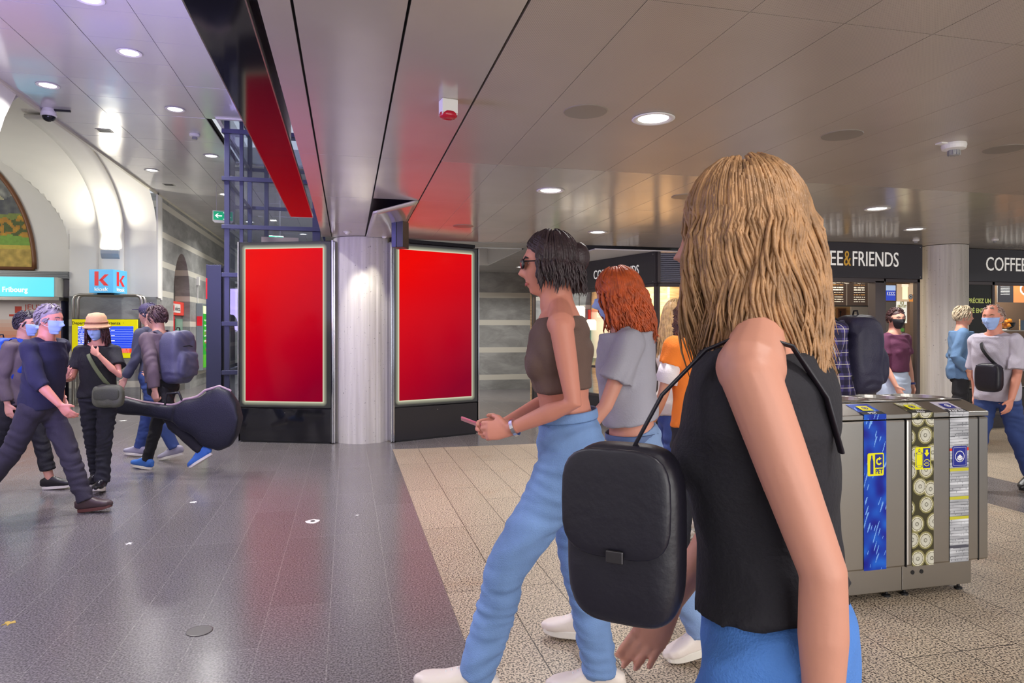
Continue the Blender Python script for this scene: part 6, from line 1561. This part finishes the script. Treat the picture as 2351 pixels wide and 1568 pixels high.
b = MB(); M = Matrix.Translation(Vector(R6['G'](Wl + V(.10, .022, .0)))) @ RY(-.35) @ RX(.3); b.box((-.075, -.036, -.004), (.075, .036, .004), M=M); b.build('case', mat('pink_case', lin(214, 110, 140), .3), t, bevel=.003, off=off); b = MB(); b.box((-.07, -.032, .004), (.07, .032, .0046), M=M); b.build('display', GLOSSBLACK, t, off=off)

# red-haired masked woman
R7 = person('red-haired woman in a blue mask, grey T-shirt and faded jeans walking left', at(1452, 3.2), LEFT - 4, 1.80, female=True, lean=4, legs=((-16, 12, -16), (16, 3, 2)), arms=((22, 6, 18, 0, 20), (-6, 5, 14, 0, 20)), twist=0, head=(0, -8), skin=(208, 146, 126), voxel=.0055,
    top=dict(m=cloth('grey_tee', (158, 156, 168)), sleeve=.6, z0=1.05, loose=.024, boxy=1, name='t_shirt', cuff=.012), bottom=dict(m=LJ2, zt=1.00, hem=.070, knee=.07, name='jeans', wrinkle=(.014, 11, (.8, .8, 2.6))),
    shoes=dict(m=SHOEW, sole=SOLEW, lace=WHITE, thick=.034), hair=dict(col=(170, 74, 32), len=.27, spread=.0, seed=31, n=700, lr=.5, coh=4, wave=.010, open=1.2, thick=.006), mask=MASKB)
for (Sh, El, Wr, hd), nm in zip(R7['AR'], ('bracelet', 'bracelet')):
    b = MB(); b.tube([R7['G'](Wr - (Wr - El) * .06 + 0 * Sh), R7['G'](Wr - (Wr - El) * .03)], [.031, .031], 18, rnd=False); b.build(nm, CHROME, R7['root'])
    break
b = MB(); b.tube([R7['GT']((.124 * cos(a) - .006, .170 * sin(a), .99)) for a in [2 * pi * k / 30 for k in range(31)]], [(.004, .017)] * 31, 8, up=(0, 0, 1), rnd=False); b.build('belt', mat('belt_blue', lin(84, 104, 146), .6), R7['root'], smooth=True)

# nearest woman, long dark-blonde hair, black top
R8 = person('nearest woman with long dark-blonde hair, black sleeveless top and blue jeans, cut by the frame', at(1780, 1.16), LEFT - 26, 1.84, female=True, lean=3, legs=((22, 4, 8), (-22, 12, -18)), arms=((-20, 4, 20, 4, 22), (14, 4, 16, 4, 22)), twist=0, head=(0, -4), skin=(188, 132, 112), voxel=.0048,
    top=dict(m=cloth('black_top', (26, 24, 32)), tank=1, sleeve=None, z0=1.035, z1=1.43, loose=.014, name='sleeveless_top', flare=.012, wrinkle=(.010, 8, (1, 1, 1.6))), bottom=dict(m=BRJ, zt=1.09, hem=.06, name='jeans', loose=.006), shoes=dict(m=SHOEW, sole=SOLEW), 
    hair=dict(col=(150, 112, 76), len=.34, seed=41, n=1700, lr=.27, wave=.010, freq=.8, open=1.0, thick=-.006, back=.0, spread=.0, coh=4))
b = MB(); Sh, El, Wr, hd = R8['AR'][0]; b.tube([R8['G'](Wr - (Wr - El) * .08), R8['G'](Wr - (Wr - El) * .05)], [.030, .030], 18, rnd=False); b.build('wrist_band', mat('tan_band', lin(150, 104, 86), .6), R8['root'])
t, off = held(R8, 'shoulder_bag', 'black shoulder bag hanging at the front hip of the nearest woman', 'bag', R8['GT']((.22, .12, 1.0)))
b = MB(); b.ell(R8['GT']((.19, .155, 1.16)), (.095, .045, .145), p=4, nu=30, nv=20); o = b.build('bag_body', mat('black_leather', lin(28, 26, 36), .4, bump=(40, .15)), t, smooth=True, off=off); bake(o, .008, 2)
b = MB(); b.tube([R8['GT'](q) for q in ((.17, .165, 1.29), (.125, .15, 1.37), (.06, .13, 1.435), (.0, .125, 1.458), (-.06, .12, 1.435), (-.10, .105, 1.36), (-.115, .09, 1.28))], [(.008, .003)] * 7, 8, up=(1, 0, .2)); b.build('strap', mat('black_leather', lin(28, 26, 36), .4), t, smooth=True, off=off)
b = MB(); b.ell(R8['GT']((.19, .205, 1.215)), (.088, .010, .085), p=3.6, nu=26, nv=14); b.build('flap', mat('black_leather', lin(28, 26, 36), .4), t, smooth=True, off=off)
b = MB(); M = Matrix.Translation(Vector(R8['GT']((.19, .218, 1.14)))); b.box((-.014, -.003, -.010), (.014, .003, .010), M=M); b.build('buckle', mat('dark_metal', lin(90, 88, 92), .3, 1), t, bevel=.002, off=off)

for R_, z_ in ((R6, 1.078),):
    b = MB(); b.tube([R_['GT']((.112 * cos(a) + .0, .152 * sin(a), z_)) for a in [2 * pi * k / 40 for k in range(41)]], [(.004, .019)] * 41, 8, up=(0, 0, 1), rnd=False); b.build('waistband', LJ if R_ is R6 else BRJ, R_['root'], smooth=True)
# people near the shops
R9 = person('blonde masked woman in profile standing in front of the louvred shop window', at(1546, 5.0), RIGHT + 8, 1.72, female=True, lean=2, legs=((4, 2, 0), (-5, 3, 0)), arms=((10, 4, 30, 8, 20), (0, 5, 15, 0, 20)), skin=(218, 164, 142),
    top=dict(m=cloth('pale_blouse', (188, 176, 166)), sleeve=1.9, loose=.02, z0=.9, name='blouse'), bottom=dict(m=MJ), shoes=dict(m=SHOEW), hair=dict(col=(184, 150, 102), len=.40, seed=51, n=600, lr=.5, open=1.45, back=-.06, thick=.004), mask=(120, 128, 168))
R10 = person('woman with dark curly hair in an orange top, seen from behind near the louvred window', at(1612, 3.9), AWAY + 20, 1.74, female=True, lean=3, legs=((10, 3, 4), (-10, 6, -6)), arms=((10, 12, 30, 4, 20), (5, 8, 20, 4, 20)), skin=(196, 140, 112),
    top=dict(m=cloth('orange_tee', (240, 128, 40)), sleeve=.35, loose=.026, boxy=1, z0=.95, name='t_shirt'), bottom=dict(m=BJ), shoes=dict(m=SHOEW), hair=dict(col=(84, 54, 38), len=.34, seed=61, n=420, wave=.018, freq=2.4, thick=.014))
b = MB()
for (Sh, El, Wr, hd) in R10['AR']: b.tube([R10['G'](Sh + (El - Sh) * .33), R10['G'](Sh + (El - Sh) * .7)], [.064, .068], 18, rnd=False)
for k, (Sh, El, Wr, hd) in enumerate(R10['AR']):
    b = MB(); b.tube([R10['G'](Sh + (El - Sh) * .33), R10['G'](Sh + (El - Sh) * .72)], [.063, .069], 18, rnd=False); b.build('white_sleeve', cloth('white_sleeve_cloth', (226, 218, 220)), R10['root'], smooth=True)

def plaid_mat():
    m = mat('plaid_shirt', lin(74, 66, 120), .8); nt, b, N, L = nodes_of(m)
    tc = N('ShaderNodeTexCoord'); sp = N('ShaderNodeSeparateXYZ'); L(tc.outputs['Object'], sp.inputs[0])
    def st(sock, per, w, off=0):
        a = N('ShaderNodeMath'); a.operation = 'ADD'; a.inputs[1].default_value = off + 10 * per; L(sock, a.inputs[0])
        md = N('ShaderNodeMath'); md.operation = 'FLOORED_MODULO'; md.inputs[1].default_value = per; L(a.outputs[0], md.inputs[0])
        l = N('ShaderNodeMath'); l.operation = 'LESS_THAN'; l.inputs[1].default_value = w; L(md.outputs[0], l.inputs[0]); return l.outputs[0]
    cur = None; base = lin(78, 70, 132)
    def mixin(fac, colr, k):
        nonlocal cur
        mx = N('ShaderNodeMix'); mx.data_type = 'RGBA'; mu = N('ShaderNodeMath'); mu.operation = 'MULTIPLY'; mu.inputs[1].default_value = k; L(fac, mu.inputs[0]); L(mu.outputs[0], mx.inputs[0])
        if cur is None: mx.inputs[6].default_value = (*base, 1)
        else: L(cur, mx.inputs[6])
        mx.inputs[7].default_value = (*colr, 1); cur = mx.outputs[2]
    h = N('ShaderNodeMath'); h.operation = 'ADD'; L(sp.outputs['X'], h.inputs[0]); L(sp.outputs['Y'], h.inputs[1])
    for s_ in (sp.outputs['Z'], h.outputs[0]): mixin(st(s_, .085, .038), lin(30, 26, 46), .7)
    for s_ in (sp.outputs['Z'], h.outputs[0]): mixin(st(s_, .085, .005, .024), lin(214, 206, 196), .85)
    L(cur, b.inputs['Base Color']); return m
R11 = person('tall man in a purple plaid shirt with a dark backpack near the coffee counter', at(1908, 5.1), LEFT + 6, 1.88, lean=8, legs=((14, 4, 4), (-14, 8, -8)), arms=((25, 6, 40, 6, 20), (15, 6, 30, 6, 20)), skin=(206, 150, 126),
    top=dict(m=plaid_mat(), sleeve=1.8, loose=.024, boxy=1, collar=1, name='shirt', z0=.9), bottom=dict(m=MJ), shoes=dict(m=SHOEB), hair=dict(col=(80, 60, 48), len=.06, seed=71))
backpack(R11, 'dark blue backpack on the man in the plaid shirt', cloth('dark_blue_nylon', (44, 42, 66), .5), BLK, size=(.17, .18, .28), at=(-.22, 0, 1.2))
R12 = person('woman in a maroon top and pale shorts standing left of the right-hand column', at(2052, 7.4), TOCAM + 24, 1.74, female=True, lean=1, legs=((5, 3, 0), (-4, 4, 0)), arms=(dict(e=(-.0, .235, 1.13), w=(.06, .22, .90), d=(.1, -.1, -1), t=(1, -.2, 0), curl=25), (8, 6, 20, 4, 20)), head=(-20, -2), skin=(206, 150, 130),
    top=dict(m=cloth('maroon_tee', (92, 44, 72)), sleeve=.6, loose=.022, boxy=1, z0=1.06, name='t_shirt'), bottom=dict(m=cloth('pale_blue_shorts', (190, 204, 226)), end=.62, name='shorts', flare=.02, zt=1.06, loose=.02), shoes=dict(m=SHOEW), hair=dict(col=(64, 40, 40), len=.05, seed=81))
HP = R12['HP']; b = MB()
def mk(u, v): return HP(head_pt(radians(-66 + 132 * u), radians(-62 + 62 * v), .005) + V(.008 * math.exp(-((u - .5) * 4) ** 2), 0, 0))
b.grid(mk, 16, 12); b.build('face_mask', BLK, R12['root'], smooth=True)
b = MB(); Sh, El, Wr, hd = R12['AR'][0]; b.tube([R12['G'](Wr - (Wr - El) * .12), R12['G'](Wr - (Wr - El) * .03)], [.031, .031], 18, rnd=False); b.build('wrist_watch', mat('watch_blue', lin(40, 50, 120), .3), R12['root'])
b = MB(); b.ell(HP((-.10, 0, .05)), (.035, .035, .04)); b.build('hair_bun', mat('hair_64_40_40', lin(64, 40, 40), .45), R12['root'], smooth=True)
b = MB(); b.ell(R6['HP']((-.115, 0, .03)), (.045, .045, .06)); b.build('hair_bun', mat('hair_50_36_40', lin(50, 36, 40), .45), R6['root'], smooth=True)

R13 = person('grey-blond man in a light blue jacket, hand in pocket, leaning by the pale column', at(2206, 8.6), RIGHT - 28, 1.80, lean=1, legs=((3, 2, 0), (-4, 4, 0)), arms=(dict(e=(-.08, .25, 1.12), w=(.07, .19, .97), d=(.5, -.3, -.8), t=(.8, 0, .5), curl=25), dict(e=(-.08, -.25, 1.13), w=(.06, -.20, .965), d=(.35, .2, -.9), t=(.8, 0, .5), curl=25)), head=(20, 0), skin=(206, 146, 124),
    top=dict(m=cloth('light_blue_linen', (92, 122, 158)), sleeve=1.85, loose=.034, boxy=1, z0=.86, z1=1.44, name='jacket', wrinkle=(.016, 9, (1, 1, 1.6))), bottom=dict(m=BLK, zt=.98), shoes=dict(m=SHOEB), hair=dict(col=(176, 160, 134), len=.08, seed=91, puff=.004))
GT = R13['GT']; b = MB()
b.prism([(-.045, 1.46), (.045, 1.46), (.03, 1.10), (.0, 1.02), (-.03, 1.10)], 0, .136, .146, M=Matrix.Translation(Vector(R13['G']((0, 0, 0)))) ); b.build('polo_shirt', cloth('navy_polo', (34, 52, 88)), R13['root'])
b = MB()
for sd in (1, -1): b.prism([(sd * .05, 1.45), (sd * .085, 1.40), (sd * .07, 1.33), (sd * .03, 1.12)], 0, .143, .154, M=Matrix.Translation(Vector(R13['G']((0, 0, 0)))))
b.build('lapels', cloth('jacket_lapel', (92, 128, 168)), R13['root'])
R14 = person('balding masked man in a pale grey shirt and jeans at the right edge', at(2290, 6.35), LEFT + 22, 1.76, lean=4, legs=((-20, 8, -14), (16, 4, 4)), arms=((8, 9, 12, 0, 20), (-12, 9, 14, 0, 20)), head=(10, -2), skin=(208, 140, 118),
    top=dict(m=cloth('pale_grey_shirt', (184, 178, 192)), sleeve=.92, loose=.036, boxy=1, collar=1, z0=.86, name='shirt', cuff=.018), bottom=dict(m=MJ, hem=.062, knee=.07, name='jeans'), shoes=dict(m=SHOEB, sole=SOLEB, lace=BLACK), hair=dict(col=(150, 128, 118), len=.03, seed=95, n=120, up=-.012), mask=MASKB)
t, off = held(R14, 'crossbody_bag', 'black crossbody bag on the belly of the masked man in the pale grey shirt', 'bag', R14['GT']((.17, .03, .96)))
b = MB(); b.ell(R14['GT']((.20, .06, 1.09)), (.05, .115, .13), p=4, nu=26, nv=16); b.build('bag_body', mat('black_leather', lin(28, 26, 36), .4), t, smooth=True, off=off)
b = MB(); strap_loop(b, R14, -1, 1.47, 1.12, .014, .06); b.build('strap', BLK, t, smooth=True, off=off)
b = MB(); b.box((.245, -.03, 1.17), (.255, .13, 1.18)); b.build('zip', CHROME, t, off=(off[0], off[1], off[2] - .0))
